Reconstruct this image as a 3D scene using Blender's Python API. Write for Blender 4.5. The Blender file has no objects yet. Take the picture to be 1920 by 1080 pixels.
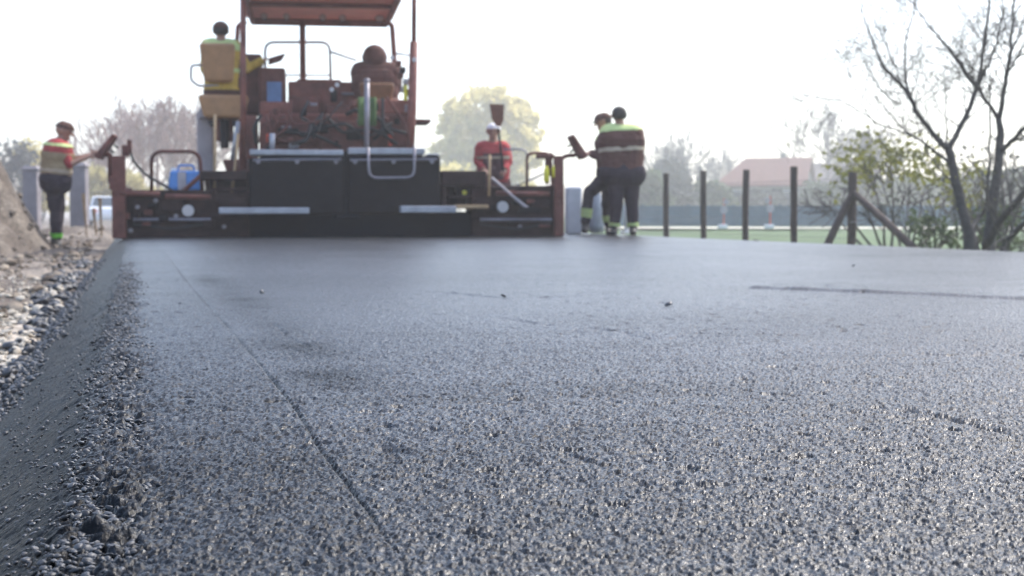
import bpy, math, random
import numpy as np
from mathutils import Vector, Matrix
S = bpy.context.scene
COL = S.collection
R = math.radians
random.seed(7)
RNG = np.random.default_rng(11)

# ------------------------------------------------------------------ camera, sky, sun, exposure
F = 2667.0                      # focal length in pixels of a 1920 wide frame (50 mm on 36 mm)
PSI, THETA, CAMH = R(14.9), R(3.0), 0.30
cam_d = bpy.data.cameras.new('camera'); cam = bpy.data.objects.new('camera', cam_d); COL.objects.link(cam)
cam.location = (0, 0, CAMH); cam.rotation_euler = (math.pi/2 - THETA, 0, -PSI)
cam_d.lens = 50; cam_d.sensor_width = 36; cam_d.clip_start = 0.05; cam_d.clip_end = 3000
cam_d.dof.use_dof = True; cam_d.dof.focus_distance = 1.75; cam_d.dof.aperture_fstop = 10.5
S.camera = cam

SUN_AZ, SUN_EL = R(14.9 + 48), R(52)        # clockwise from the road's direction
w = bpy.data.worlds.new("World"); S.world = w; w.use_nodes = True
wn = w.node_tree.nodes
sky = wn.new('ShaderNodeTexSky'); sky.sky_type = 'NISHITA'; sky.sun_disc = False
sky.sun_elevation = SUN_EL; sky.sun_rotation = SUN_AZ
sky.air_density = 1.0; sky.dust_density = 2.6; sky.ozone_density = 1.0; sky.altitude = 100
w.node_tree.links.new(sky.outputs[0], wn['Background'].inputs[0])
wn['Background'].inputs[1].default_value = 0.15
sun_d = bpy.data.lights.new('sun', 'SUN'); sun = bpy.data.objects.new('sun', sun_d); COL.objects.link(sun)
sun_d.energy = 1.5; sun_d.angle = R(0.6); sun_d.color = (1.0, 0.97, 0.92)
sdir = Vector((math.sin(SUN_AZ)*math.cos(SUN_EL), math.cos(SUN_AZ)*math.cos(SUN_EL), math.sin(SUN_EL)))
sun.rotation_euler = (-sdir).to_track_quat('-Z', 'Y').to_euler()
S.view_settings.view_transform = 'Standard'; S.view_settings.look = 'None'
S.view_settings.exposure = 1.58; S.view_settings.gamma = 1.0
S.cycles.max_bounces = 6; S.cycles.volume_bounces = 1; S.cycles.transparent_max_bounces = 12
S.cycles.use_denoising = True; S.cycles.filter_width = 1.15

RIGHT = Vector((math.cos(PSI), -math.sin(PSI), 0)); FWD0 = Vector((math.sin(PSI), math.cos(PSI), 0))
FWD = FWD0*math.cos(THETA) - Vector((0, 0, math.sin(THETA))); UP = FWD0*math.sin(THETA) + Vector((0, 0, math.cos(THETA)))
CAM = Vector((0, 0, CAMH))
def ray(px, py): return FWD*F + RIGHT*(px-960) + UP*(540-py)
def at(px, py, d):
    r = ray(px, py); return CAM + r*(d/r.dot(FWD0))
def ground(px, py, z=0.0):
    r = ray(px, py); return CAM + r*((z-CAMH)/r.z)

# ------------------------------------------------------------------ numpy noise
def hsh(i, j, k=0):
    with np.errstate(over='ignore'):
        h = (i.astype(np.uint32)*np.uint32(374761393)) ^ (j.astype(np.uint32)*np.uint32(668265263)) ^ np.uint32(k*2246822519 & 0xffffffff)
        h = (h ^ (h >> np.uint32(13)))*np.uint32(1274126177)
        h = (h ^ (h >> np.uint32(15)))*np.uint32(2246822519)
        h = h ^ (h >> np.uint32(16))
    return (h & np.uint32(0xffffff)).astype(np.float32)/np.float32(0xffffff)
def vnoise(x, y, s, k=0):
    x = x/s; y = y/s
    i = np.floor(x).astype(np.int64); j = np.floor(y).astype(np.int64)
    u = (x-i); v = (y-j); u = u*u*(3-2*u); v = v*v*(3-2*v)
    a = hsh(i, j, k); b = hsh(i+1, j, k); c = hsh(i, j+1, k); d = hsh(i+1, j+1, k)
    return (a*(1-u)+b*u)*(1-v)+(c*(1-u)+d*u)*v - .5
def fbm(x, y, s, k=0, o=3):
    r = 0; a = 1.0
    for q in range(o):
        r = r + a*vnoise(x, y, s, k+q*7); s *= .5; a *= .5
    return r
def grains(x, y, c, k=0, rad=.75, keep=1.0):
    """height 0..1 of rounded stones of cell size c"""
    x = x/c; y = y/c
    i0 = np.floor(x).astype(np.int64); j0 = np.floor(y).astype(np.int64)
    out = np.zeros_like(x, dtype=np.float32)
    for di in (-1, 0, 1):
        for dj in (-1, 0, 1):
            i = i0+di; j = j0+dj
            cx = i + hsh(i, j, k); cy = j + hsh(i, j, k+1)
            hh = hsh(i, j, k+2)
            sx = .65+.7*hsh(i, j, k+3)
            d2 = ((x-cx)*sx)**2 + ((y-cy)/sx)**2
            v = np.sqrt(np.maximum(0, 1-d2/rad**2))*(.35+.65*hh)
            if keep < 1: v = np.where(hsh(i, j, k+5) < keep, v, 0)
            out = np.maximum(out, v)
    return out
def sstep(a, b, x):
    t = np.clip((x-a)/(b-a), 0, 1); return t*t*(3-2*t)

# ------------------------------------------------------------------ materials
MATS = {}
def mat(name, col, rough=.6, metal=0, var=.25, scale=8., bump=0., bscale=60., spec=.5, trans=0., col2=None):
    if name in MATS: return MATS[name]
    m = bpy.data.materials.new(name); m.use_nodes = True; MATS[name] = m
    nt = m.node_tree; n = nt.nodes; L = nt.links
    p = n['Principled BSDF']; p.inputs['Roughness'].default_value = rough; p.inputs['Metallic'].default_value = metal
    p.inputs['Specular IOR Level'].default_value = spec
    tc = n.new('ShaderNodeTexCoord'); nz = n.new('ShaderNodeTexNoise'); nz.inputs['Scale'].default_value = scale
    nz.inputs['Detail'].default_value = 6; nz.inputs['Roughness'].default_value = .65
    L.new(tc.outputs['Object'], nz.inputs['Vector'])
    rp = n.new('ShaderNodeValToRGB'); e = rp.color_ramp.elements
    e[0].position = .3; e[1].position = .72
    c2 = col2 or tuple(min(1, c*(1+var)) for c in col)
    c1 = tuple(c*(1-var) for c in col) if not col2 else col
    e[0].color = (*c1, 1); e[1].color = (*c2, 1)
    L.new(nz.outputs['Fac'], rp.inputs['Fac']); L.new(rp.outputs['Color'], p.inputs['Base Color'])
    if bump:
        b = n.new('ShaderNodeBump'); b.inputs['Strength'].default_value = bump; b.inputs['Distance'].default_value = .01
        n2 = n.new('ShaderNodeTexNoise'); n2.inputs['Scale'].default_value = bscale; n2.inputs['Detail'].default_value = 4
        L.new(tc.outputs['Object'], n2.inputs['Vector']); L.new(n2.outputs['Fac'], b.inputs['Height']); L.new(b.outputs['Normal'], p.inputs['Normal'])
    if trans:
        t = n.new('ShaderNodeBsdfTranslucent'); mx = n.new('ShaderNodeMixShader'); mx.inputs[0].default_value = trans
        L.new(rp.outputs['Color'], t.inputs['Color']); L.new(p.outputs[0], mx.inputs[1]); L.new(t.outputs[0], mx.inputs[2])
        L.new(mx.outputs[0], n['Material Output'].inputs['Surface'])
    return m

def asphalt_mat():
    m = bpy.data.materials.new('fresh_asphalt'); m.use_nodes = True; nt = m.node_tree; n = nt.nodes; L = nt.links
    p = n['Principled BSDF']
    tc = n.new('ShaderNodeTexCoord')
    vo = n.new('ShaderNodeTexVoronoi'); vo.inputs['Scale'].default_value = 290
    L.new(tc.outputs['Object'], vo.inputs['Vector'])
    sp = n.new('ShaderNodeSeparateColor'); L.new(vo.outputs['Color'], sp.inputs[0])
    r = n.new('ShaderNodeValToRGB'); e = r.color_ramp.elements
    e[0].position = 0; e[0].color = (.008, .010, .014, 1); e[1].position = 1; e[1].color = (.095, .112, .14, 1)
    for pos, c in ((.5, (.020, .025, .033)), (.86, (.046, .055, .070))):
        q = e.new(pos); q.color = (*c, 1)
    L.new(sp.outputs[0], r.inputs['Fac'])
    # slow tone drift of the mat, where bitumen film is thicker
    nz = n.new('ShaderNodeTexNoise'); nz.inputs['Scale'].default_value = 2.2; nz.inputs['Detail'].default_value = 5
    L.new(tc.outputs['Object'], nz.inputs['Vector'])
    mr = n.new('ShaderNodeMapRange'); mr.inputs[1].default_value = .3; mr.inputs[2].default_value = .7
    mr.inputs[3].default_value = .22; mr.inputs[4].default_value = .46
    L.new(nz.outputs['Fac'], mr.inputs[0])
    at_ = n.new('ShaderNodeAttribute'); at_.attribute_name = 'film_shade'
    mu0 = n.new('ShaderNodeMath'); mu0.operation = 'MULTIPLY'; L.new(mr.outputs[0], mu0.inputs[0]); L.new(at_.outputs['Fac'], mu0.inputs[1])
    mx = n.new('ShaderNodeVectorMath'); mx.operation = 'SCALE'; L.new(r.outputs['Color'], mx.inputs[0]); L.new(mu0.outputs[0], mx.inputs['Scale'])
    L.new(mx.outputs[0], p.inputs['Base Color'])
    rr = n.new('ShaderNodeMapRange'); rr.inputs[3].default_value = .24; rr.inputs[4].default_value = .50
    L.new(sp.outputs[1], rr.inputs[0]); L.new(rr.outputs[0], p.inputs['Roughness'])
    sm_ = n.new('ShaderNodeMath'); sm_.operation = 'MULTIPLY'; sm_.inputs[1].default_value = .25; L.new(at_.outputs['Fac'], sm_.inputs[0]); L.new(sm_.outputs[0], p.inputs['Specular IOR Level'])
    b = n.new('ShaderNodeBump'); b.inputs['Strength'].default_value = .5; b.inputs['Distance'].default_value = .0016
    n2 = n.new('ShaderNodeTexNoise'); n2.inputs['Scale'].default_value = 420; n2.inputs['Detail'].default_value = 3
    L.new(tc.outputs['Object'], n2.inputs['Vector']); L.new(n2.outputs['Fac'], b.inputs['Height']); L.new(b.outputs['Normal'], p.inputs['Normal'])
    return m

# ------------------------------------------------------------------ mesh builder
class MB:
    def __init__(s): s.v = []; s.f = []
    def add(s, vs, fs):
        o = len(s.v); s.v += [tuple(v) for v in vs]; s.f += [tuple(i+o for i in f) for f in fs]; return s
    def hexa(s, c8):   # 0-3 bottom ring, 4-7 top ring
        return s.add(c8, [(3,2,1,0),(4,5,6,7),(0,1,5,4),(1,2,6,5),(2,3,7,6),(3,0,4,7)])
    def box(s, a, b):
        x0,x1 = sorted((a[0],b[0])); y0,y1 = sorted((a[1],b[1])); z0,z1 = sorted((a[2],b[2]))
        return s.hexa([(x0,y0,z0),(x1,y0,z0),(x1,y1,z0),(x0,y1,z0),(x0,y0,z1),(x1,y0,z1),(x1,y1,z1),(x0,y1,z1)])
    def tube(s, pts, rad, n=8, cap=True):
        pts = [Vector(p) for p in pts]
        rad = [rad]*len(pts) if not isinstance(rad, (list, tuple)) else rad
        ref = None; rings = []
        for i, p in enumerate(pts):
            t = (pts[min(i+1, len(pts)-1)] - pts[max(i-1, 0)])
            if t.length < 1e-9: t = Vector((0, 0, 1))
            t.normalize()
            if ref is None: ref = t.orthogonal().normalized()
            ref = ref - t*ref.dot(t)
            ref = ref.normalized() if ref.length > 1e-6 else t.orthogonal().normalized()
            b = t.cross(ref)
            rings.append([p + (ref*math.cos(2*math.pi*k/n) + b*math.sin(2*math.pi*k/n))*rad[i] for k in range(n)])
        vs = [q for r in rings for q in r]; fs = []
        for i in range(len(pts)-1):
            for k in range(n):
                fs.append((i*n+k, i*n+(k+1)%n, (i+1)*n+(k+1)%n, (i+1)*n+k))
        if cap: fs.append(tuple(range(n-1, -1, -1))); fs.append(tuple((len(pts)-1)*n+k for k in range(n)))
        return s.add(vs, fs)
    def ball(s, c, r, n=10, m=7, sq=(1,1,1)):
        vs = []; fs = []
        for i in range(m+1):
            a = math.pi*i/m
            for k in range(n):
                b = 2*math.pi*k/n
                vs.append((c[0]+r*sq[0]*math.sin(a)*math.cos(b), c[1]+r*sq[1]*math.sin(a)*math.sin(b), c[2]+r*sq[2]*math.cos(a)))
        for i in range(m):
            for k in range(n): fs.append((i*n+k, (i+1)*n+k, (i+1)*n+(k+1)%n, i*n+(k+1)%n))
        return s.add(vs, fs)
    def disc(s, c, axis, r, t, n=18):
        a = Vector(axis).normalized(); c = Vector(c); return s.tube([c-a*t/2, c+a*t/2], r, n)
    def build(s, name, m, parent=None, bevel=0, smooth=False, segs=2):
        me = bpy.data.meshes.new(name); me.from_pydata(s.v, [], s.f); me.materials.append(m); me.update()
        if smooth: me.polygons.foreach_set('use_smooth', [True]*len(me.polygons))
        o = bpy.data.objects.new(name, me); COL.objects.link(o)
        if parent: o.parent = parent
        if bevel:
            b = o.modifiers.new('bevel', 'BEVEL'); b.width = bevel; b.segments = segs; b.limit_method = 'ANGLE'; b.angle_limit = R(35)
        return o
def arr_mesh(name, v, f, m, parent=None, smooth=False, quads=True):
    """numpy fast mesh"""
    me = bpy.data.meshes.new(name); k = f.shape[1]
    me.vertices.add(len(v)); me.vertices.foreach_set('co', np.ascontiguousarray(v, dtype=np.float32).ravel())
    me.loops.add(f.size); me.loops.foreach_set('vertex_index', np.ascontiguousarray(f, dtype=np.int32).ravel())
    me.polygons.add(len(f)); me.polygons.foreach_set('loop_start', np.arange(0, f.size, k, dtype=np.int32))
    me.polygons.foreach_set('loop_total', np.full(len(f), k, dtype=np.int32))
    if smooth: me.polygons.foreach_set('use_smooth', np.ones(len(f), dtype=bool))
    me.materials.append(m); me.update(calc_edges=True); me.validate()
    o = bpy.data.objects.new(name, me); COL.objects.link(o)
    if parent: o.parent = parent
    return o
def grid_faces(nr, nc):
    i = np.arange((nr-1)*(nc-1)); r = i//(nc-1); c = i % (nc-1); a = r*nc+c
    return np.stack([a, a+1, a+nc+1, a+nc], 1)
def tag(o, label=None, cat=None, group=None, kind=None):
    if label: o['label'] = label
    if cat: o['category'] = cat
    if group: o['group'] = group
    if kind: o['kind'] = kind
    return o
def empty(name, loc, label, cat, group=None, rz=0):
    o = bpy.data.objects.new(name, None); COL.objects.link(o); o.location = loc; o.rotation_euler = (0, 0, rz)
    o.empty_display_size = .2
    return tag(o, label, cat, group)

# ------------------------------------------------------------------ road: one heightfield, finer where the lens stands close
XE, XF = -0.07, -0.34           # crest of the mat's edge and foot of its slope
XR = 6.95
ys = [0.30]
while ys[-1] < 0.95: ys.append(ys[-1]+.012)
while ys[-1] < 90: ys.append(ys[-1]*(1+.0014+.0004*ys[-1] if ys[-1] < 9 else 1.03))
ys = np.array([-4, -2, -1, -.5, 0, .15]+ys); NC = 1500
t_in = np.linspace(0, 1, NC-120); t_md = np.linspace(0, 1, 480, endpoint=False)
rows = []
for y in ys:
    yy = max(y, .9)
    l = min(max(-.16*yy-.12, XF+.02), 0); r = min(.80*yy+.15, XR-.1)
    rows.append(np.concatenate([np.linspace(XF, l, 60, endpoint=False), l+(r-l)*t_in[:-1], r+(min(r+1.3, XR-.05)-r)*t_md, np.linspace(min(r+1.3, XR-.05), XR, 61)]))
X = np.array(rows); Y = np.repeat(ys[:, None], X.shape[1], 1)
def road_base(X, Y):
    xe = XE + .020*np.asarray(vnoise(Y*0+3.3, Y, .5, 40)) + .012*vnoise(Y*0+1.3, Y, .11, 41)
    s = np.clip((xe-X)/(xe-XF), 0, 1)
    z = -.175*np.power(s, 1.02)
    z = z - .16*sstep(XR-.28, XR, X)
    return z, xe
Z, xe = road_base(X, Y)
inner = sstep(xe-.02, xe+.05, X)
band = np.exp(-((X-(xe+.040+.02*vnoise(Y*0, Y, .4, 44)))/.048)**2)*(.85+.7*vnoise(X, Y, .22, 45))
band = np.clip(band, 0, 1)
fine = grains(X, Y, .0027, 100)*.0015 + grains(X, Y, .0044, 110)*.0033 + grains(X, Y, .0075, 120, keep=.40)*.0032
slopef = grains(X, Y, .013, 130)*.0014 + grains(X, Y, .022, 131, keep=.5)*.0022 + fbm(X, Y, .05, 8)*.003
lumps = grains(X, Y, .010, 138, keep=.7)*.007 + grains(X, Y, .015, 140, keep=.6)*.009 + grains(X, Y, .023, 150, keep=.25)*.009 - .013 + fbm(X, Y, .05, 9)*.010
att = 1-.88*sstep(2.0, 7.0, Y)
dxs = np.gradient(X, axis=1); att = att*np.clip(.0045/np.maximum(dxs, 1e-5), .08, 1)
Z = Z + fine*att*(.06+.94*inner) + slopef*(1-inner) + lumps*band
Z += fbm(X, Y, .35, 20, 4)*.0032*att*inner + fbm(X, Y, 2.4, 21, 2)*.006*inner
# open, torn texture: scattered pits where a stone was plucked
pit = grains(X, Y, .06, 160, rad=.24, keep=.33)*(.4+.6*(vnoise(X, Y, .5, 46) > 0))
Z -= pit*.006*inner
def polydist(X, Y, pts):
    best = np.full(X.shape, 9.); tt = np.zeros(X.shape); side = np.zeros(X.shape)
    n = len(pts)-1
    for i in range(n):
        (ax, ay), (bx, by) = pts[i], pts[i+1]
        dx, dy = bx-ax, by-ay; q = dx*dx+dy*dy
        t = np.clip(((X-ax)*dx+(Y-ay)*dy)/q, 0, 1)
        ex, ey = X-(ax+t*dx), Y-(ay+t*dy); d = np.hypot(ex, ey); mk = d < best
        best = np.where(mk, d, best); tt = np.where(mk, (i+t)/n, tt); side = np.where(mk, np.sign(dx*ey-dy*ex), side)
    return best, tt, side
def gp(*pxs): return [tuple(ground(a, b)[:2]) for a, b in pxs]
# long scratch beside the edge, left by the screed's end plate
JL = gp((300, 462), (345, 520), (400, 585), (470, 665), (545, 762), (600, 850), (690, 970), (760, 1075))
sub = (X < 1.6) & (Y > .8)
d, tt, sd = polydist(X[sub], Y[sub], JL)
wob = .6+.8*(vnoise(X[sub], Y[sub], .12, 47)+.5)
gap = .45+.55*sstep(-.3, .0, vnoise(X[sub]*0, Y[sub], .3, 48))
JD = d; JSD = sd; JG = gap*(1-.5*sstep(.8, .95, tt)); JS = sub
Z[sub] -= .0038*np.exp(-(d/.0028)**2)*wob*JG
# transverse lip to the right, where the paver stopped
SL = gp((1396, 540), (1560, 546.5), (1740, 554), (1930, 563))
sub = (X > 1.5) & (Y > 3) & (Y < 9)
d, tt, sd = polydist(X[sub], Y[sub], SL)
ends = sstep(0, .03, tt)
lip = sstep(-.022, .02, sd*d+.02*vnoise(X[sub], Y[sub], .35, 51))*np.exp(-(d/.9)**2)*ends*(.8+.5*vnoise(X[sub], Y[sub], .1, 50))
Z[sub] += .015*lip 
# torn gouges and drag marks
for pts, dep, wid in ((gp((1670, 770), (1760, 785), (1830, 805), (1925, 828)), .009, .012), (gp((1440, 688), (1500, 697)), .006, .012),
                      (gp((935, 597), (1010, 608)), .006, .02), (gp((780, 545), (870, 552), (950, 560), (1060, 556), (1170, 549)), .006, .03),
                      (gp((1085, 613), (1160, 622), (1230, 640), (1300, 628)), .006, .02), (gp((510, 607), (545, 640), (580, 650)), .005, .008),
                      (gp((760, 748), (795, 750)), .009, .014), (gp((690, 820), (740, 860), (715, 880)), .008, .013),
                      (gp((1720, 665), (1800, 672), (1900, 660)), .006, .015), (gp((860, 1005), (930, 1018)), .008, .012),
                      (gp((560, 1035), (650, 1045)), .008, .011), (gp((1040, 850), (1120, 880)), .006, .006)):
    xs = [p[0] for p in pts]; yy = [p[1] for p in pts]
    sub = (X > min(xs)-.3) & (X < max(xs)+.3) & (Y > min(yy)-.4) & (Y < max(yy)+.4)
    d, tt, sd = polydist(X[sub], Y[sub]+.012*fbm(X[sub], Y[sub], .08, 52), pts)
    prof = np.exp(-(d/(wid*np.clip(1+1.6*vnoise(X[sub], Y[sub], .035, 54), .4, 1.8)))**2)*np.clip(.55+1.3*vnoise(X[sub], Y[sub], .05, 53), 0, 1.3)*sstep(0, .08, tt)*sstep(1, .92, tt)
    Z[sub] -= dep*prof
    Z[sub] += .12*dep*np.exp(-((d-1.7*wid)/wid)**2)*(sd > 0)*sstep(0, .1, tt)*sstep(1, .9, tt)
film_shade = np.ones(X.shape, dtype=np.float32)
PT = gp((330, 500), (420, 540), (500, 600), (600, 690), (690, 790))       # darker, bitumen-rich streak beside the scratch
sub = (X < 2.2) & (Y > .9)
d, tt, sd = polydist(X[sub], Y[sub], PT)
film_shade[JS] *= 1-.5*np.exp(-(JD/.0045)**2)*JG  # groove shade painted in as a dark line along the scratch
film_shade[JS] *= 1-.22*sstep(-.02, .03, np.where(JSD > 0, -JD, JD))*(Y[JS] > 1.0)  # mat left of the scratch is darker
film_shade[sub] *= 1-.72*np.exp(-(d/.10)**2)*sstep(0, .2, tt)*sstep(1, .8, tt)*np.clip(.8+1.2*vnoise(X[sub], Y[sub], .2, 55), .2, 1.2)
film_shade *= np.where(X < xe+.06, 1-.84*sstep(xe+.06, xe-.02, X), 1)  # shade of the sloping side painted into its colour and gloss
film_shade *= 1-.25*np.clip(band, 0, 1)
film_shade *= (1+.35*fbm(X, Y, .9, 56, 2)+.5*fbm(X*.35, Y, .10, 57, 3)*sstep(.0, .25, vnoise(X, Y, .7, 58)+.1)).astype(np.float32)
film_shade = np.clip(film_shade, .12, 1.6)
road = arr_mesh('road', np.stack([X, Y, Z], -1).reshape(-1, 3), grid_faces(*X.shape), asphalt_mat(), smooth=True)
a = road.data.attributes.new('film_shade', 'FLOAT', 'POINT'); a.data.foreach_set('value', np.ascontiguousarray(film_shade, dtype=np.float32).ravel())
tag(road, kind='structure')
ROADZ = Z; del X, Y, Z

# ------------------------------------------------------------------ ground sheets
m_soil = mat('soil', (.13, .105, .08), .95, var=.5, scale=1.3, bump=.6, bscale=14)
m_grass = mat('field_grass', (.035, .075, .02), .9, var=.5, scale=.35, col2=(.08, .125, .035))
b = MB(); b.add([(-900, -200, -.42), (900, -200, -.42), (900, 1500, -.42), (-900, 1500, -.42)], [(0, 1, 2, 3)])
tag(b.build('ground', m_soil), kind='structure')
xx = np.concatenate([[6.6, 7.2], np.linspace(7.6, 30, 90), np.linspace(31, 90, 40), [150, 300, 500]]); yy_ = np.concatenate([[-30, -5], np.linspace(0, 60, 160), np.linspace(62, 200, 50), [300, 600, 1200]])
GX, GY = np.meshgrid(xx, yy_); GZ = -.27 + fbm(GX, GY, 2.5, 60)*.07 + .02*fbm(GX, GY, .5, 61)
GZ = np.where(GX < 7.3, -.22, GZ)
tag(arr_mesh('grass_field', np.stack([GX, GY, GZ], -1).reshape(-1, 3), grid_faces(*GX.shape), m_grass, smooth=True), kind='structure')
# pale track across the field
m_track = mat('pale_track', (.55, .5, .42), .9, var=.15, scale=2)
pts = [at(1090, 430, 50), at(1400, 431, 49.5), at(1700, 433, 48.5), at(2100, 436, 47), at(2600, 440, 45)]
b = MB(); vs = []
for p in pts:
    vs += [(p.x, p.y-1.6, -.2), (p.x, p.y+2.6, -.19)]
b.add(vs, [(2*i, 2*i+2, 2*i+3, 2*i+1) for i in range(len(pts)-1)])
tag(b.build('path', m_track), kind='structure')

# verge on the left: loose rubble, earth, spoil heap
vy = [.3]
while vy[-1] < 46: vy.append(vy[-1]*1.012+.004)
vy = np.array([-3, -1]+vy); vx = np.concatenate([[-40, -25, -14, -10], np.linspace(-8, -2.4, 90), np.linspace(-2.37, XF+.03, 190)])
GX, GY = np.meshgrid(vx, vy)
def verge_z(x, y):
    z = -.185 + .05*fbm(x, y, 1.1, 70, 4) + .045*fbm(x, y, .24, 71, 4)
    hp = at(-40, 430, 19.5)
    for cx, cy, rx, ry, h in ((hp.x-1.0, hp.y-.5, 2.0, 4.0, 1.7), (hp.x-1.1, hp.y-2.4, 1.5, 2.2, .45), (hp.x+.9, hp.y+6.5, 1.3, 2.2, .22), (-3.6, 9.5, 1.7, 3.2, .35)):
        q = ((x-cx)/rx)**2+((y-cy)/ry)**2
        z = z + h*np.clip(1-q, 0, 1)**1.2*(1+.75*fbm(x, y, .7, 72, 5))
    z = z + .012*grains(x, y, .09, 73, keep=.5)
    return np.minimum(z, -.175 + np.clip((XF-x)*1.2, -.05, 10) + .02)
GZ = verge_z(GX, GY)
GZ = np.where(GX > XF-.02, np.minimum(GZ, -.20), GZ)
def verge_mat():
    m = bpy.data.materials.new('verge_rubble'); m.use_nodes = True; nt = m.node_tree; n = nt.nodes; L = nt.links
    p = n['Principled BSDF']; p.inputs['Roughness'].default_value = .95
    tc = n.new('ShaderNodeTexCoord')
    a_ = n.new('ShaderNodeTexNoise'); a_.inputs['Scale'].default_value = 22; a_.inputs['Detail'].default_value = 6
    c_ = n.new('ShaderNodeTexNoise'); c_.inputs['Scale'].default_value = .9; c_.inputs['Detail'].default_value = 5
    L.new(tc.outputs['Object'], a_.inputs['Vector']); L.new(tc.outputs['Object'], c_.inputs['Vector'])
    r1 = n.new('ShaderNodeValToRGB'); e = r1.color_ramp.elements; e[0].position = .35; e[1].position = .68
    e[0].color = (.22, .185, .145, 1); e[1].color = (.46, .40, .33, 1)
    r2 = n.new('ShaderNodeValToRGB'); e = r2.color_ramp.elements; e[0].position = .35; e[1].position = .68
    e[0].color = (.035, .026, .019, 1); e[1].color = (.15, .115, .085, 1)
    L.new(a_.outputs['Fac'], r1.inputs['Fac']); L.new(a_.outputs['Fac'], r2.inputs['Fac'])
    sx = n.new('ShaderNodeSeparateXYZ'); L.new(tc.outputs['Object'], sx.inputs[0])
    mr = n.new('ShaderNodeMapRange'); mr.inputs[1].default_value = 5; mr.inputs[2].default_value = 8.0
    L.new(sx.outputs['Y'], mr.inputs[0])
    ad = n.new('ShaderNodeMath'); ad.operation = 'ADD'; L.new(mr.outputs[0], ad.inputs[0])
    m3 = n.new('ShaderNodeMapRange'); m3.inputs[1].default_value = .4; m3.inputs[2].default_value = .6; m3.inputs[3].default_value = -.35; m3.inputs[4].default_value = .35
    L.new(c_.outputs['Fac'], m3.inputs[0]); L.new(m3.outputs[0], ad.inputs[1]); ad.use_clamp = True
    mx = n.new('ShaderNodeMix'); mx.data_type = 'RGBA'; L.new(ad.outputs[0], mx.inputs[0]); L.new(r1.outputs['Color'], mx.inputs[6]); L.new(r2.outputs['Color'], mx.inputs[7])
    L.new(mx.outputs[2], p.inputs['Base Color'])
    return m
tag(arr_mesh('verge', np.stack([GX, GY, GZ], -1).reshape(-1, 3), grid_faces(*GX.shape), verge_mat(), smooth=True), kind='structure')

# scattered loose stones: one object each kind, nobody could count them
def stone_protos(n, jag=.28, sub=True):
    import bmesh
    out = []
    for k in range(n):
        bm = bmesh.new(); bmesh.ops.create_icosphere(bm, subdivisions=2 if sub else 1, radius=1)
        v = np.array([q.co[:] for q in bm.verts]); f = np.array([[q.index for q in fc.verts] for fc in bm.faces]); bm.free()
        rr = np.random.default_rng(k+50)
        for _ in range(7):                                  # chop with planes: angular crushed stone
            nn = rr.normal(size=3); nn /= np.linalg.norm(nn); dd = .5+.35*rr.random()
            pr = v@nn; v = v - np.outer(np.maximum(0, pr-dd), nn)
        v *= (1+jag*(rr.random((len(v), 1))-.5)); v *= np.array([1, .62+.5*rr.random(), .30+.3*rr.random()])
        out.append((v, f))
    return out
PROT = stone_protos(8); PROT1 = stone_protos(8, .2, False)
def scatter(name, P, sz, m, prot=PROT):
    V = []; Fc = []; o = 0
    for i in range(len(P)):
        v, f = prot[i % len(prot)]
        q = np.array([math.cos(an := RNG.random()*3.1416), *(RNG.normal(0, .22, 2)), math.sin(an)]); q /= np.linalg.norm(q); w_, x, y, z = q
        M = np.array([[1-2*(y*y+z*z), 2*(x*y-z*w_), 2*(x*z+y*w_)], [2*(x*y+z*w_), 1-2*(x*x+z*z), 2*(y*z-x*w_)], [2*(x*z-y*w_), 2*(y*z+x*w_), 1-2*(x*x+y*y)]])
        V.append((v*sz[i])@M.T+P[i]); Fc.append(f+o); o += len(v)
    return arr_mesh(name, np.concatenate(V), np.concatenate(Fc), m)
def stone_mat(name, stops, rough, sc):
    m = bpy.data.materials.new(name); m.use_nodes = True; nt = m.node_tree; n = nt.nodes; L = nt.links
    p = n['Principled BSDF']; p.inputs['Roughness'].default_value = rough
    g = n.new('ShaderNodeNewGeometry'); r = n.new('ShaderNodeValToRGB'); e = r.color_ramp.elements
    e[0].color = (*stops[0], 1); e[1].color = (*stops[-1], 1)
    for i, c in enumerate(stops[1:-1]): q = e.new((i+1)/(len(stops)-1)); q.color = (*c, 1)
    L.new(g.outputs['Random Per Island'], r.inputs['Fac'])
    tc = n.new('ShaderNodeTexCoord'); nz = n.new('ShaderNodeTexNoise'); nz.inputs['Scale'].default_value = sc; nz.inputs['Detail'].default_value = 5
    L.new(tc.outputs['Object'], nz.inputs['Vector'])
    mr = n.new('ShaderNodeMapRange'); mr.inputs[3].default_value = .55; mr.inputs[4].default_value = 1.4; L.new(nz.outputs['Fac'], mr.inputs[0])
    mx = n.new('ShaderNodeVectorMath'); mx.operation = 'SCALE'; L.new(r.outputs['Color'], mx.inputs[0]); L.new(mr.outputs[0], mx.inputs['Scale'])
    L.new(mx.outputs[0], p.inputs['Base Color'])
    return m
m_lime = stone_mat('crushed_limestone', [(.28, .24, .185), (.42, .37, .295), (.50, .45, .375), (.34, .285, .215)], .9, 60)
m_crumb = stone_mat('asphalt_crumb', [(.015, .016, .019), (.035, .037, .042), (.06, .063, .07)], .5, 200)
m_clod = stone_mat('earth_clod', [(.06, .043, .030), (.16, .12, .085), (.30, .25, .19), (.09, .066, .046)], .95, 30)
n = 17000
y = 1.2*np.exp(RNG.random(n)*math.log(11/1.2)); x = XF-.025 - np.abs(RNG.normal(0, 1, n))*(.12*y+.06)
x = np.where(RNG.random(n) < .5, XF-.03-RNG.random(n)*(.30*y+.1), x)
z = verge_z(x, y)
sz = (.0045+.013*RNG.random(n)**2.4)*np.clip(y/3.5, .8, 1.7)
pale = vnoise(x, y, .35, 75)+.12*RNG.normal(size=n) > -.26
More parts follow.
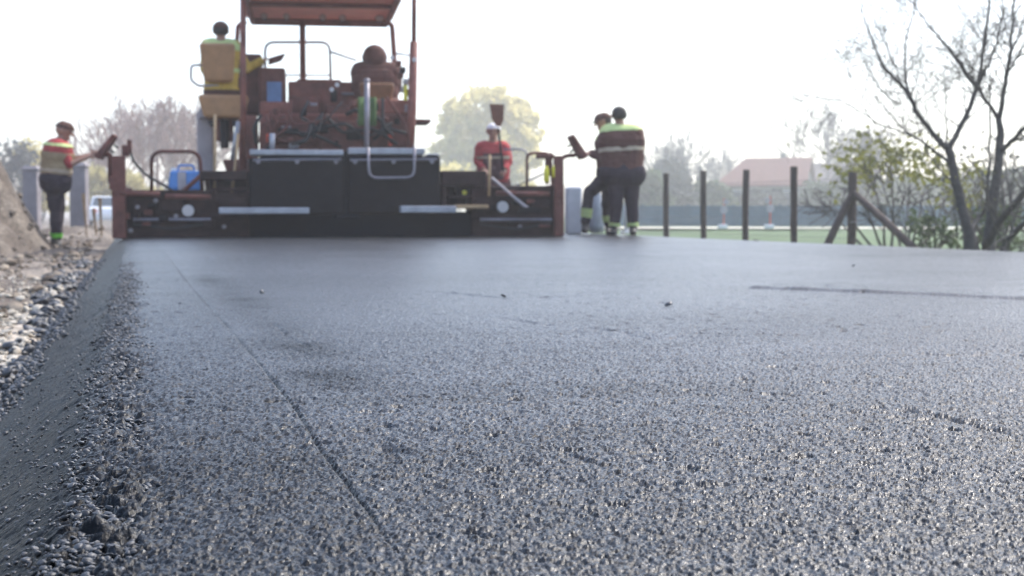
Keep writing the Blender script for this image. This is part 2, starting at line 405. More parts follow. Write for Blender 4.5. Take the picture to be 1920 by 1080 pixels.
P = np.stack([x, y, z+sz*.3], 1)
tag(scatter('limestone_rubble', P[pale], sz[pale], m_lime), 'pale crushed limestone rubble strewn over the verge left of the new asphalt', 'rubble', kind='stuff')
n = 1700
y = 1.2*np.exp(RNG.random(n)*math.log(16/1.2)); x = XF+.01 - np.abs(RNG.normal(0, .016, n))*(1+.2*y) - .05*np.clip(y-5, 0, 6)*RNG.random(n)
far_black = (y > 4.6) & (y < 6.2) & (RNG.random(n) < .55)
x = np.where(far_black, XF-.1-RNG.random(n)*.55, x)
z = verge_z(x, y); sz = (.006+.016*RNG.random(n)**2)*np.clip(y/3.5, .9, 1.7)
tag(scatter('spilled_asphalt_crumbs', np.stack([x, y, z+sz*.4], 1), sz, m_crumb), 'black loose asphalt crumbs spilled along the foot of the mat edge', 'asphalt crumbs', kind='stuff')
n = 7000
y = 1.0*np.exp(RNG.random(n)*math.log(9/1.0)); zz0, xe_ = road_base(np.zeros(n), y)
x = xe_+.045+RNG.normal(0, .032, n)
z, _ = road_base(x, y); sz = .0016+.0050*RNG.random(n)**2.6
tag(scatter('edge_crumbs', np.stack([x, y, z+.001+sz*.2], 1), sz, m_crumb), 'coarse black asphalt crumbs lying in a band along the mat crest', 'asphalt crumbs', kind='stuff')
n = 5200
y = 1.1*np.exp(RNG.random(n)*math.log(14/1.1)); q = RNG.random(n); x = XF+.03+.05*vnoise(y*0, y, .25, 77)+RNG.normal(0, .030, n)
z0, _ = road_base(x, y); z = np.where(x > XF, z0, np.maximum(verge_z(x, y), -.2)); sz = (.003+.011*RNG.random(n)**2.6)*np.clip(y/3.5, .8, 1.6)
x2 = XF+(XE-XF)*RNG.random(4200); y2 = 1.0*np.exp(RNG.random(4200)*math.log(7)); z2, _ = road_base(x2, y2); s2 = .0015+.0045*RNG.random(4200)**3
tag(scatter('shoulder_crumbs', np.concatenate([np.stack([x, y, z+sz*.3], 1), np.stack([x2, y2, z2+s2*.3], 1)]), np.concatenate([sz, s2]), m_crumb, PROT1), 'dark asphalt crumbs sprinkled on the sloping shoulder and heaped along its foot', 'asphalt crumbs', kind='stuff')
# clods and stones on the earth further back
n = 5200
y = 6+RNG.random(n)**1.2*24; x = -.55-RNG.random(n)**1.3*(.16*y+2.6)
z = verge_z(x, y); sz = .010+.060*RNG.random(n)**5
tag(scatter('earth_clods', np.stack([x, y, z+sz*.3], 1), sz, m_clod), 'brown earth clods and pale stones over the spoil beside the worker', 'clods', kind='stuff')
n = 420
y = 6+RNG.random(n)*26; x = 7.5+RNG.random(n)**2*3.5; sz = .02+.07*RNG.random(n)**3
tag(scatter('verge_clods', np.stack([x, y, -.22+sz*.2], 1), sz, m_clod), 'dark earth clods lying along the foot of the wooden posts', 'clods', kind='stuff')
# single stray crumbs on the mat
for px, py, s_ in ((491, 551, .012), (1254, 574, .014), (338, 571, .009), (944, 558, .012), (1600, 500, .012)):
    p = ground(px, py)
    o = scatter('asphalt_lump', np.array([[0, 0, 0.]]), np.array([s_]), m_crumb); o.location = (p.x, p.y, s_*.6)
    tag(o, {491: 'small dark lump on the mat below the left footboard', 1254: 'lone dark pebble on the open mat below the two workers', 338: 'tiny dark lump between the scratch and the mat edge', 944: 'dark flat lump beside the long drag mark mid mat', 1600: 'small dark lump on the mat below the braced post'}[px], 'lump')

# ------------------------------------------------------------------ paver
PD = 17.8
PO = at(228, 444, PD); PO.z = 0.01
PYAW = R(-6.5)
PU = Vector((math.cos(PYAW), math.sin(PYAW), 0)); PV = Vector((-math.sin(PYAW), math.cos(PYAW), 0))
paver = empty('asphalt_paver', PO, 'big road paver, red brown from flare tint, with canopy and dark screed at the end of the mat', 'paver', rz=PYAW)
def pl(px, py, v):
    r = ray(px, py); t = ((PO-CAM).dot(PV)+v)/r.dot(PV); p = CAM+r*t-PO
    return Vector((p.dot(PU), v, p.z))
def pbox(b, x0, y0, x1, y1, v0, v1):
    a = pl(x0, y0, v0); c = pl(x1, y1, v0)
    return b.box((a.x, v0, a.z), (c.x, v1, c.z))
def ptube(b, pts, v, r, n=8):
    q = [pl(p[0], p[1], p[2] if len(p) > 2 else v) for p in pts]
    return b.tube(rounded(q) if len(q) > 2 else q, r, n)
def rounded(q, k=.28):
    out = [q[0]]
    for i in range(1, len(q)-1):
        a, b_, c = q[i-1], q[i], q[i+1]
        l = min((a-b_).length, (c-b_).length, .5)*k
        p = b_+(a-b_).normalized()*l; r = b_+(c-b_).normalized()*l
        for t in (0, .25, .5, .75, 1): out.append(p*(1-t)**2+b_*2*t*(1-t)+r*t*t)
    return out+[q[-1]]
m_red = mat('red_flare_tint', (.20, .070, .053), .55, spec=.2, var=.45, scale=3.5, bump=.3, bscale=30)  # warm sun flare is put into this red brown body colour
m_redd = mat('grimy_red_flare_tint', (.13, .046, .036), .6, spec=.2, var=.5, scale=5, bump=.4, bscale=30)  # darker red brown, flare warmth mixed into it too
m_can = mat('canopy_flare_tint', (.62, .26, .18), .5, var=.2, scale=2)  # bright orange tone stands in for flare light on the roof
m_dark = mat('dark_steel', (.010, .008, .009), .6, 0, spec=.12, var=.5, scale=6, bump=.3, bscale=40)
m_black = mat('near_black', (.004, .006, .010), .8, spec=.12, var=.5, scale=5, bump=.4, bscale=40)  # near-black tone for screed base, apron, seam and chassis
m_screed = mat('screed_grime', (.032, .017, .016), .7, spec=.12, var=.6, scale=7, bump=.5, bscale=40)
m_alu = mat('worn_aluminium', (.34, .34, .37), .5, .4, var=.25, scale=9)
m_steel = mat('grey_tube', (.22, .20, .22), .4, .5, var=.2, scale=10)
m_wood = mat('bare_wood', (.36, .24, .13), .8, var=.3, scale=6)
m_rub = mat('black_rubber', (.015, .015, .016), .7)
m_white = mat('white_plastic', (.75, .75, .76), .4, var=.05)
m_lens = mat('lamp_lens', (.50, .46, .46), .2, var=.05)
m_orange = mat('orange_reflector', (.75, .06, .015), .3, var=.1)
m_yel = mat('yellow_plastic', (.72, .62, .03), .5, var=.1)
m_green = mat('green_cloth', (.06, .11, .03), .9, var=.3)
m_blue = mat('blue_plastic', (.06, .22, .55), .4, var=.15)
m_pale = mat('pale_panel', (.38, .33, .34), .6, var=.2, scale=3)
m_vinyl = mat('seat_vinyl', (.20, .085, .035), .55, var=.25, scale=6)
m_vinyl2 = mat('amber_vinyl', (.36, .18, .075), .5, var=.2, scale=6)

# -- screed
b = MB(); pbox(b, 214, 360, 468, 447, .1, .75); pbox(b, 214, 356, 400, 364, .04, .7); pbox(b, 222, 402, 466, 410, .05, .1); pbox(b, 300, 372, 345, 396, .02, .1); pbox(b, 250, 372, 288, 400, .05, .1); pbox(b, 405, 372, 462, 384, .04, .1)
sl = b.build('screed_extension', m_screed, paver, .012)
b = MB(); pbox(b, 884, 352, 1050, 443.5, .1, .75); pbox(b, 905, 348, 1046, 357, .04, .7); pbox(b, 884, 404, 1046, 411, .05, .1); pbox(b, 985, 366, 1030, 392, .02, .1); pbox(b, 890, 372, 925, 398, .04, .1)
sr = b.build('screed_extension', m_screed, paver, .012); sr['label'] = 'right screed extension, nearly black'
for px, py, par in ((353, 395, sl), (942, 388, sr)):
    b = MB(); b.disc(pl(px, py, .05), (0, 1, 0), .075, .09); b.build('round_lamp', m_lens, par, .008)
    b = MB(); b.tube([pl(px, py, .085), pl(px, py, .10)], .095, 18); b.build('lamp_ring', m_dark, par)
for px, py, par in ((292, 376, sl), (318, 384, sl), (258, 388, sl), (245, 432, sl), (420, 425, sl), (330, 405, sl), (905, 412, sr), (1022, 374, sr), (1006, 388, sr), (975, 425, sr)):
    b = MB(); b.disc(pl(px, py, .06), (0, 1, 0), .028, .05, 8); b.build('bolt', m_steel, par)
for x0, x1, par in ((250, 395, sl), (900, 1035, sr)):
    b = MB(); ptube(b, [(x0, 412, .04), (x1, 412, .04)], .04, .022); b.build('hydraulic_rod', m_steel, par)
    b = MB(); ptube(b, [(x0, 420, .05), ((x0+x1)/2, 430, .0), (x1, 418, .05)], .05, .014); b.build('hose', m_rub, par)
b = MB(); pbox(b, 208, 292, 236, 447, -.04, .06); pbox(b, 212, 350, 234, 447, .06, .95); pbox(b, 204, 330, 216, 356, -.05, .05); b.build('end_gate', m_redd, paver, .012)
b = MB(); pbox(b, 1040, 292, 1057, 443, -.04, .08); pbox(b, 1044, 345, 1058, 442.5, .08, .95); pbox(b, 1048, 358, 1056, 372, -.07, -.03); b.build('end_gate', m_redd, paver, .012)
b = MB(); pbox(b, 466, 296, 646, 403, 0, .6); c1 = b.build('rear_cover', m_dark, paver, .03)
b = MB(); pbox(b, 651, 291, 826, 401, 0, .6); c2 = b.build('rear_cover', m_dark, paver, .03)
b = MB(); pbox(b, 645, 284, 652, 402, .05, .5); b.build('cover_seam', m_black, paver)
for x0, x1, par in ((474, 640, c1), (656, 820, c2)):
    b = MB(); ptube(b, [(x0, 300, -.02), (x1, 298.5, -.02)], 0, .016)
    b.build('hinge_bar', m_steel, par)
    for q in (.06, .5, .94):
        b = MB(); b.disc(pl(x0+(x1-x0)*q, 303, -.015), (0, 1, 0), .03, .04, 8); b.build('latch', m_steel, par)
b = MB(); pbox(b, 400, 397, 905, 446, .16, .8); pbox(b, 628, 396, 675, 411, .02, .2); b.build('screed_base', m_black, paver, .015)
b = MB(); pbox(b, 566, 404, 740, 441, .12, .16); b.build('apron', m_black, paver)
b = MB(); pbox(b, 468, 280, 644, 291.5, -.06, .45); b.build('walkway_plank', m_alu, paver, .012)
b = MB(); pbox(b, 653, 277, 797, 290, -.06, .45); pbox(b, 800, 288, 824, 292, -.02, .4); b.build('walkway_plank', m_alu, paver, .012)
b = MB(); pbox(b, 410, 389, 580, 401, -.28, .1); b.build('footboard', m_alu, paver, .012)
b = MB(); pbox(b, 751, 386, 856, 399, -.28, .1); b.build('footboard', m_alu, paver, .012)
b = MB(); pbox(b, 857, 384, 916, 391, -.26, .1); o = b.build('footboard', m_wood, paver, .01); o['label'] = 'plain wooden footboard at the right'
# step blocks either side of the covers
b = MB(); pbox(b, 375, 320, 464, 338, .1, .9); pbox(b, 392, 338, 464, 352, .35, .9); pbox(b, 384, 338, 394, 388, .15, .8); pbox(b, 394, 352, 464, 358, .1, .6); pbox(b, 404, 372, 464, 376, .1, .6); pbox(b, 400, 352, 464, 390, .7, .9)
b.build('step_block', m_screed, paver, .012)
b = MB(); pbox(b, 828, 320, 912, 348, .1, .9); pbox(b, 828, 349, 838, 386, .15, .8); pbox(b, 898, 349, 910, 386, .15, .8); pbox(b, 838, 366, 898, 371, .12, .6); pbox(b, 838, 349, 898, 386, .7, .9); pbox(b, 856, 352, 880, 364, .3, .6)
b.build('step_block', m_screed, paver, .012)
b = MB(); b.disc(pl(871, 361, .25), (0, 1, 0), .03, .05); b.build('yellow_knob', m_yel, paver)
# railings of the screed
def rail(name, pts, v, r, m=m_steel, par=paver):
    b = MB(); ptube(b, pts, v, r); return b.build(name, m, par, smooth=True)
rail('handrail', [(284, 360), (284, 284), (374, 284), (379, 360)], .35, .024, m_redd)
rail('handrail', [(690, 276), (692, 334), (777, 333), (777, 274)], -.12, .018, m_steel)
rail('handrail', [(988, 352), (988, 287), (1032, 287), (1036, 350)], .5, .02, m_redd)
rail('handrail', [(945, 280), (988, 280), (988, 352)], .55, .012, m_steel)
rail('hose', [(240, 262), (248, 300), (275, 330), (312, 350), (330, 362)], .2, .016, m_rub)
rail('strut', [(344, 358), (385, 322)], .15, .03, m_redd)
rail('strut', [(962, 352), (1032, 320)], .5, .012, m_steel)
rail('ladder_pole', [(402, 392), (403, 215)], .3, .02, m_wood)
rail('ladder_pole', [(431, 390), (441, 310), (446, 250)], .3, .018, m_wood)
rail('depth_crank', [(917, 368), (918, 290)], .0, .018, m_wood)
# consoles at the two ends
def console(post, arm, pad, v, tilt):
    b = MB(); ptube(b, post, v, .028); o = b.build('console_post', m_redd, paver, smooth=True)
    b = MB(); ptube(b, arm, v, .016); b.build('console_arm', m_redd, o, smooth=True)
    c = pl(*pad[0], v); t = pl(*pad[1], v); ax = (t-c); L_ = ax.length; ax.normalize(); nn = Vector((0, 1, 0)).cross(ax)
    b = MB(); hw, hd = .055, .17
    b.hexa([c+nn*hw*.8+Vector((0, -hd, 0)), c+nn*hw*.8+Vector((0, hd, 0)), c-nn*hw*.8+Vector((0, hd, 0)), c-nn*hw*.8+Vector((0, -hd, 0)),
            t+nn*hw*.45+Vector((0, -hd, 0)), t+nn*hw*.45+Vector((0, hd, 0)), t-nn*hw*.45+Vector((0, hd, 0)), t-nn*hw*.45+Vector((0, -hd, 0))])
    b.build('control_panel', m_redd, o, .02)
    for k in range(3):
        b = MB(); q = c+ax*L_*(.25+.22*k)+nn*tilt*hw; b.tube([q, q+nn*tilt*.06], .014, 8); b.build('joystick', m_rub, o)
console([(206, 345), (206, 290), (198, 287)], [(206, 292), (184, 292)], [(184, 297), (217, 253)], .1, 1)
console([(1048, 300), (1062, 292), (1078, 291)], [(1078, 291), (1096, 293)], [(1094, 297), (1069, 254)], .1, -1)
b = MB(); pbox(b, 238, 262, 246, 286, .1, .2); pbox(b, 228, 272, 240, 292, .05, .2); b.build('junction_box', m_redd, paver, .01)
b = MB(); pbox(b, 1024, 290, 1030, 345, .1, .2); pbox(b, 1008, 289, 1040, 297, .05, .2); pbox(b, 1030, 286, 1036, 330, .25, .35); b.build('control_rack', m_redd, paver, .01)
for px, y0, y1 in ((1025, 311, 342), (1040, 309, 333)):
    b = MB(); c = pl(px, y1, .0); t = pl(px, y0, .0); h = t-c
    b.tube([c, c+h*.08, c+h*.75, c+h*.88, t], [.02, .036, .036, .02, .017], 12); b.build('spray_bottle', m_yel, paver, smooth=True)

# -- tractor
TV = 1.35
b = MB(); pbox(b, 486, 212, 776, 300, TV, 4.6); pbox(b, 540, 152, 690, 214, TV+.9, 4.2); pbox(b, 556, 148, 640, 156, TV+1.1, 3.6); pbox(b, 690, 186, 774, 214, TV+.25, 4.2); pbox(b, 486, 190, 545, 214, TV+.3, 4.2)
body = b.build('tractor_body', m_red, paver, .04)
b = MB(); pass
for q_ in ((600, 226, 690, 282, TV-.14, TV), (500, 226, 590, 270, TV-.1, TV), (540, 180, 600, 216, TV+.6, TV+.9), (610, 196, 680, 214, TV+.5, TV+.9), (696, 214, 770, 276, TV-.12, TV)):
    b = MB(); pbox(b, *q_); b.build('rear_panel', m_redd, body, .02)
for k, (x0, y0, x1, y1, v) in enumerate(((620, 168, 632, 190, 2.2), (600, 232, 616, 250, 1.18), (650, 240, 676, 262, 1.16), (520, 240, 560, 250, 1.2), (715, 230, 735, 250, 1.16))):
    b = MB(); pbox(b, x0, y0, x1, y1, v, v+.1); b.build('gauge_box', m_dark, body, .01)
for pts in ([(500, 280), (530, 246), (590, 252), (640, 276)], [(610, 215), (640, 250), (700, 240), (745, 270)], [(560, 270), (600, 240), (650, 230), (690, 268)], [(480, 270), (475, 240), (490, 215)], [(648, 215), (666, 205), (700, 214), (730, 240)], [(700, 262), (725, 240), (770, 252)]):
    rail('hose', pts, TV-.22, .022, m_rub, body)
rail('handrail', [(640, 176), (690, 176)], 2.2, .02, m_steel, body)
b = MB(); pbox(b, 486, 290, 776, 400, 1.0, 4.4); b.build('chassis', m_black, paver, .03)
b = MB()
for x0 in (430, 800):
    pass
for s_ in (500, 720):
    b = MB(); a = pl(s_, 400, 1.4); z0, z1 = .02, .72; q = []
    pts = []
    for k in range(24):
        t = 2*math.pi*k/24; pts.append((max(-1.2, min(1.2, 2.2*math.cos(t)))+2.9, (z0+z1)/2+(z1-z0)/2*max(-1, min(1, 1.25*math.sin(t)))))
    n_ = len(pts); vs = [(a.x, p[0], p[1]) for p in pts]+[(a.x+.35, p[0], p[1]) for p in pts]
    b.add(vs, [(k, (k+1) % n_, n_+(k+1) % n_, n_+k) for k in range(n_)]+[tuple(range(n_-1, -1, -1)), tuple(range(n_, 2*n_))]); b.build('crawler_track', m_rub, paver)
b = MB(); a0 = pl(440, 280, 4.6); a1 = pl(800, 280, 4.6)
b.hexa([(a0.x, 4.62, .5), (a1.x, 4.62, .5), (a1.x, 6.4, .5), (a0.x, 6.4, .5), (a0.x-.2, 4.62, 1.15), (a1.x+.2, 4.62, 1.15), (a1.x+.2, 6.4, 1.1), (a0.x-.2, 6.4, 1.1)])
b.build('hopper', m_redd, paver, .03)
rg = random.Random(9)
for k in range(26):
    px = rg.uniform(495, 760); py = rg.uniform(185, 272); w_ = rg.uniform(5, 20); h_ = rg.uniform(4, 16); v_ = TV-rg.uniform(.12, .3)
    b = MB(); pbox(b, px, py, px+w_, py+h_, v_, v_+.12); b.build('valve_block', (m_redd, m_dark, m_redd, m_red, m_steel)[k % 5], body, .012)
for k in range(16):
    x0 = rg.uniform(490, 740); y0 = rg.uniform(180, 240); x1 = x0+rg.uniform(-70, 70); y1 = rg.uniform(225, 280)
    rail('hose', [(x0, y0), ((x0+x1)/2+rg.uniform(-25, 25), (y0+y1)/2+rg.uniform(-10, 25)), (max(486, min(770, x1)), y1)], TV-.3-.02*k % .2, rg.uniform(.012, .024), (m_rub, m_redd)[k % 2], body)
for k in range(14):
    left = k % 2 == 0; px = rg.uniform(226, 385) if left else rg.uniform(915, 1025); py = rg.uniform(366, 426); w_ = rg.uniform(5, 22); h_ = rg.uniform(4, 13)
    b = MB(); pbox(b, px, py, px+w_, py+h_, -.02-.01*k/14, .08); b.build('bracket', (m_redd, m_dark, m_screed)[k % 3], sl if left else sr, .008)
for x0, x1, y_, par in ((225, 300, 362, sl), (310, 395, 368, sl), (930, 1030, 362, sr)):
    b = MB(); ptube(b, [(x0, y_, -.02), (x1, y_+2, -.02)], 0, .035, 12); q_ = b.build('hydraulic_cylinder', m_redd, par, smooth=True)
# orange reflectors, grey tube, small fittings
for px, py in ((502, 262), (732, 262)):
    b = MB(); pbox(b, px-3, py-11, px+3, py+11, TV-.2, TV-.15); b.build('reflector', m_orange, body, .008)
b = MB(); ptube(b, [(688, 282), (688, 152)], .5, .035); b.ball(pl(688, 152, .5), .042); b.build('grey_post', m_steel, paver, smooth=True)
b = MB(); ptube(b, [(510, 279), (511, 250)], .3, .035, 12); b.build('exhaust_stub', m_alu, paver, smooth=True)
b = MB()
aa = [pl(x, y_, .75+.05*math.sin(x)) for y_ in (182, 200, 218, 236) for x in (671, 678, 686, 694, 702, 706)]
vs = aa+[p+Vector((0, .03, 0)) for p in aa]
fs = [(r*6+c, r*6+c+1, r*6+c+7, r*6+c+6) for r in range(3) for c in range(5)]
fs += [tuple(24+i for i in f[::-1]) for f in fs]
fs += [(c, 24+c, 25+c, c+1) for c in range(5)]+[(18+c, 19+c, 43+c, 42+c) for c in range(5)]+[(r*6, r*6+6, 30+r*6, 24+r*6) for r in range(3)]+[(r*6+5, 29+r*6, 35+r*6, r*6+11) for r in range(3)]
gc = MB().add(aa[:0], []); gc.v = [tuple(p+PO*0) for p in vs]; gc.f = fs
gl = gc.build('cloth', m_green, None, smooth=True); gl.location = PO; gl.rotation_euler = (0, 0, PYAW)
tag(gl, 'green cloth hanging behind the grey post on the paver platform', 'cloth')
# -- canopy
b = MB(); n_ = 9
zr = pl(600, 38, 4.25).z
xl = pl(462, 38, 4.25).x-.02; xr = pl(735, 38, 4.25).x+.02
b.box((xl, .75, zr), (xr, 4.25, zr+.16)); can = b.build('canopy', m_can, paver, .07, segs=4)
b = MB(); b.box((xl+.1, .80, zr-.09), (xr-.1, .86, zr-.002)); b.box((xl+.1, 4.12, zr-.10), (xr-.1, 4.2, zr-.002)); b.box((xl+.08, .88, zr-.09), (xl+.14, 4.1, zr-.002)); b.box((xr-.14, .88, zr-.09), (xr-.08, 4.1, zr-.002)); b.box((xl+.15, 2.4, zr-.06), (xr-.15, 2.48, zr-.002))
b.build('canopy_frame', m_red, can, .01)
for px, py in ((495, 33), (537, 27), (605, 36), (642, 28), (709, 18), (714, 30)):
    c = pl(px, py, 3.6); c.z = zr-.05
    b = MB(); b.tube([c+Vector((0, .06, 0)), c-Vector((0, .01, 0)), c-Vector((0, .05, 0))], [.035, .05, .05], 14); wl = b.build('work_lamp', m_dark, can)
    b = MB(); b.disc(c-Vector((0, .055, 0)), (0, 1, 0), .044, .012); b.build('lamp_lens', m_lens, wl)
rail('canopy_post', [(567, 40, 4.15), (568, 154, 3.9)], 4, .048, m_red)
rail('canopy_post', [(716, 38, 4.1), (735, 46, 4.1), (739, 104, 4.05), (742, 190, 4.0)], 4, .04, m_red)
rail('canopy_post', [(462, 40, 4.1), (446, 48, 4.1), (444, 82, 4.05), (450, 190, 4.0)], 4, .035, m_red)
ztop = zr+.08
q0 = pl(457, 100, 1.1); b = MB(); b.tube([(q0.x-.02, 1.1, .9), (q0.x, 1.1, ztop)], .04, 10); b.build('canopy_post', m_red, paver, smooth=True)
q0 = pl(776, 100, 1.0); b = MB(); q1 = pl(769, 290, 1.0)
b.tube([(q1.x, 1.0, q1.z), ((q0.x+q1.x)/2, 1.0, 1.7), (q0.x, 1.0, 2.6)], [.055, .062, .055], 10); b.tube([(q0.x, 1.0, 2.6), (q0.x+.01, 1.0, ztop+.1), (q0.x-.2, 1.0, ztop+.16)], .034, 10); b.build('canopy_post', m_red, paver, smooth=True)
# platform rails
rail('guard_rail', [(497, 152), (497, 79), (618, 79), (620, 150)], 4.3, .022, m_steel)
rail('guard_rail', [(520, 141), (620, 141)], 4.3, .014, m_steel)
rail('guard_rail', [(620, 97), (668, 113)], 4.2, .018, m_steel)
rail('guard_rail', [(742, 100), (770, 104)], 1.2, .014, m_steel)
rail('guard_rail', [(385, 122), (358, 122), (358, 150), (372, 161), (410, 160)], 1.7, .018, m_pale)
b = MB(); pbox(b, 776, 223, 808, 230, 1.2, 1.9); b.build('side_bracket', m_redd, paver, .01)
# operator seats and consoles
def seat(x0, x1, yb0, yb1, xc0, xc1, yc0, yc1, v, m, tilt=0):
    a = pl(x0, yb1, v); c = pl(x1, yb0, v)
    b = MB(); dx = .06
    b.hexa([(a.x+dx, v, a.z), (c.x-dx*.6, v, a.z), (c.x-dx*.6, v+.13, a.z), (a.x+dx, v+.13, a.z), (a.x, v-.08, c.z), (c.x, v-.08, c.z), (c.x, v+.04, c.z), (a.x, v+.04, c.z)])
    o = b.build('seat_backrest', m, paver, .045, segs=3)
    a = pl(xc0, yc1, v); c = pl(xc1, yc0, v)
    b = MB(); b.hexa([(a.x+.08, v-.02, a.z), (c.x-.08, v-.02, a.z), (c.x-.08, v+.5, a.z), (a.x+.08, v+.5, a.z), (a.x, v-.05, c.z), (c.x, v-.05, c.z), (c.x, v+.55, c.z), (a.x, v+.55, c.z)])
    b.build('seat_cushion', m, paver, .05, segs=3)
    b = MB(); b.tube([((a.x+c.x)/2, v+.25, a.z-.001), ((a.x+c.x)/2, v+.25, a.z-.4)], .06, 12); b.build('seat_pedestal', m_dark, paver)
seat(374, 441, 82, 153, 371, 466, 178, 221, 1.55, m_vinyl2)
seat(672, 740, 156, 190, 660, 750, 186, 208, 1.7, m_vinyl)
b = MB(); pbox(b, 446, 100, 492, 215, 2.15, 2.6); pbox(b, 484, 126, 536, 212, 2.0, 2.7); b.build('operator_console', m_redd, paver, .04)
b = MB(); c = pl(516, 112, 1.95); b.hexa([c+Vector((-.1, -.06, -.06)), c+Vector((.08, -.06, .0)), c+Vector((.08, .2, .0)), c+Vector((-.1, .2, -.06)), c+Vector((-.08, -.06, .02)), c+Vector((.14, -.06, .09)), c+Vector((.14, .2, .09)), c+Vector((-.08, .2, .02))]); b.build('control_screen', m_redd, paver, .015)
b = MB(); pbox(b, 500, 153, 528, 192, 1.9, 1.96); o = b.build('panel_insert', mat('faded_blue', (.10, .17, .32), .6), paver, .01); o['label'] = 'blue panel on the left operator console'
b = MB(); pbox(b, 368, 208, 400, 322, 2.4, 2.5); pbox(b, 372, 202, 412, 222, 2.2, 2.4); b.build('side_shield', m_pale, paver, .02)
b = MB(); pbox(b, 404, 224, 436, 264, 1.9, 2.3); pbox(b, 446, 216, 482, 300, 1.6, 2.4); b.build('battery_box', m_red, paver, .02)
b = MB(); ptube(b, [(447, 228), (436, 300)], 1.4, .035); b.build('grey_strut', m_alu, paver, smooth=True)
for k, (px, py) in enumerate(((756, 130), (762, 152), (752, 140), (766, 172), (758, 166), (748, 118))):
    b = MB(); pbox(b, px-5, py-5, px+5, py+6, 1.1+.05*k, 1.3+.05*k); b.build('switch_box', (m_dark, m_alu, m_redd)[k % 3], paver, .01)
b = MB(); pbox(b, 757, 160, 764, 188, 1.05, 1.1); b.build('warning_plate', m_yel, paver)
for px, py in ((777, 112), (735, 108), (632, 159), (622, 168), (688, 152)):
    b = MB(); b.disc(pl(px, py, .95), (0, 1, 0), .03, .03, 12); b.build('small_lamp', m_lens, paver)

# canister on the left extension, rake across the right one
def canister(px0, px1, y0, y1, v):
    a = pl(px0, y1, v); c = pl(px1, y0, v); b = MB()
    h = c.z-a.z
    b.hexa([(a.x, v, a.z), (c.x, v, a.z), (c.x, v+.2, a.z), (a.x, v+.2, a.z), (a.x+.03, v+.02, c.z), (c.x-.03, v+.02, c.z), (c.x-.03, v+.18, c.z), (a.x+.03, v+.18, c.z)])
    return b, a, c
e0 = empty('canister', PO, 'blue plastic canister standing on the left screed extension behind the hoop rail', 'canister', rz=PYAW)
b, a, c = canister(314, 382, 320, 357, .35); b.build('tank', m_blue, e0, .03)
b = MB(); b.tube(rounded([Vector((a.x+.12, .45, c.z-.005)), Vector((a.x+.14, .45, c.z+.07)), Vector((c.x-.14, .45, c.z+.07)), Vector((c.x-.12, .45, c.z-.005))]), .014); b.build('handle', m_blue, e0)
b = MB(); b.tube([(a.x+.07, .45, c.z-.01), (a.x+.07, .45, c.z+.04)], .035, 12); b.build('cap', m_white, e0)
b = MB(); q = pl(333, 340, .34); pbox(b, 333, 322, 349, 356, .338, .352); b.build('label_strip', m_pale, e0)
e0 = empty('rake', PO, 'wooden handled lute leaning over the dark right screed extension', 'rake', rz=PYAW)
b = MB(); b.tube([pl(922, 333, -.05), pl(966, 372, -.05)], .018, 8); b.tube([pl(966, 372, -.05), pl(992, 393, -.08)], .022, 8); b.build('handle', m_pale, e0)
b = MB(); t = pl(992, 393, -.08); b.box((t.x-.14, -.14, t.z-.04), (t.x+.14, -.11, t.z+.03)); b.build('blade', m_dark, e0, .006)

# ------------------------------------------------------------------ people
def capsule_mesh(b, p, q, r1, r2, n=14):
    p, q = Vector(p), Vector(q); t = q-p
    t = t.normalized() if t.length > 1e-6 else Vector((0, 0, 1))
    pts, rad = [], []
    for k in range(5):
        a = math.pi/2*(1-k/4.0); pts.append(p-t*r1*math.sin(a)); rad.append(max(r1*math.cos(a), r1*.02))
    for k in range(1, 4): pts.append(p.lerp(q, k/4)); rad.append(r1+(r2-r1)*k/4)
    for k in range(5):
        a = math.pi/2*k/4.0; pts.append(q+t*r2*math.sin(a)); rad.append(max(r2*math.cos(a), r2*.02))
    b.tube(pts, rad, n)
CLOTH = {}
def cloth_mat(name, col, rough=.85, var=.2): return mat('cloth_'+name, col, rough, var=var, scale=12, bump=.25, bscale=40, spec=.2)
m_skin = mat('skin', (.36, .19, .13), .55, var=.12, scale=20)
m_hair = mat('dark_hair', (.025, .018, .014), .7)
m_eye = mat('eye', (.03, .02, .02), .2)
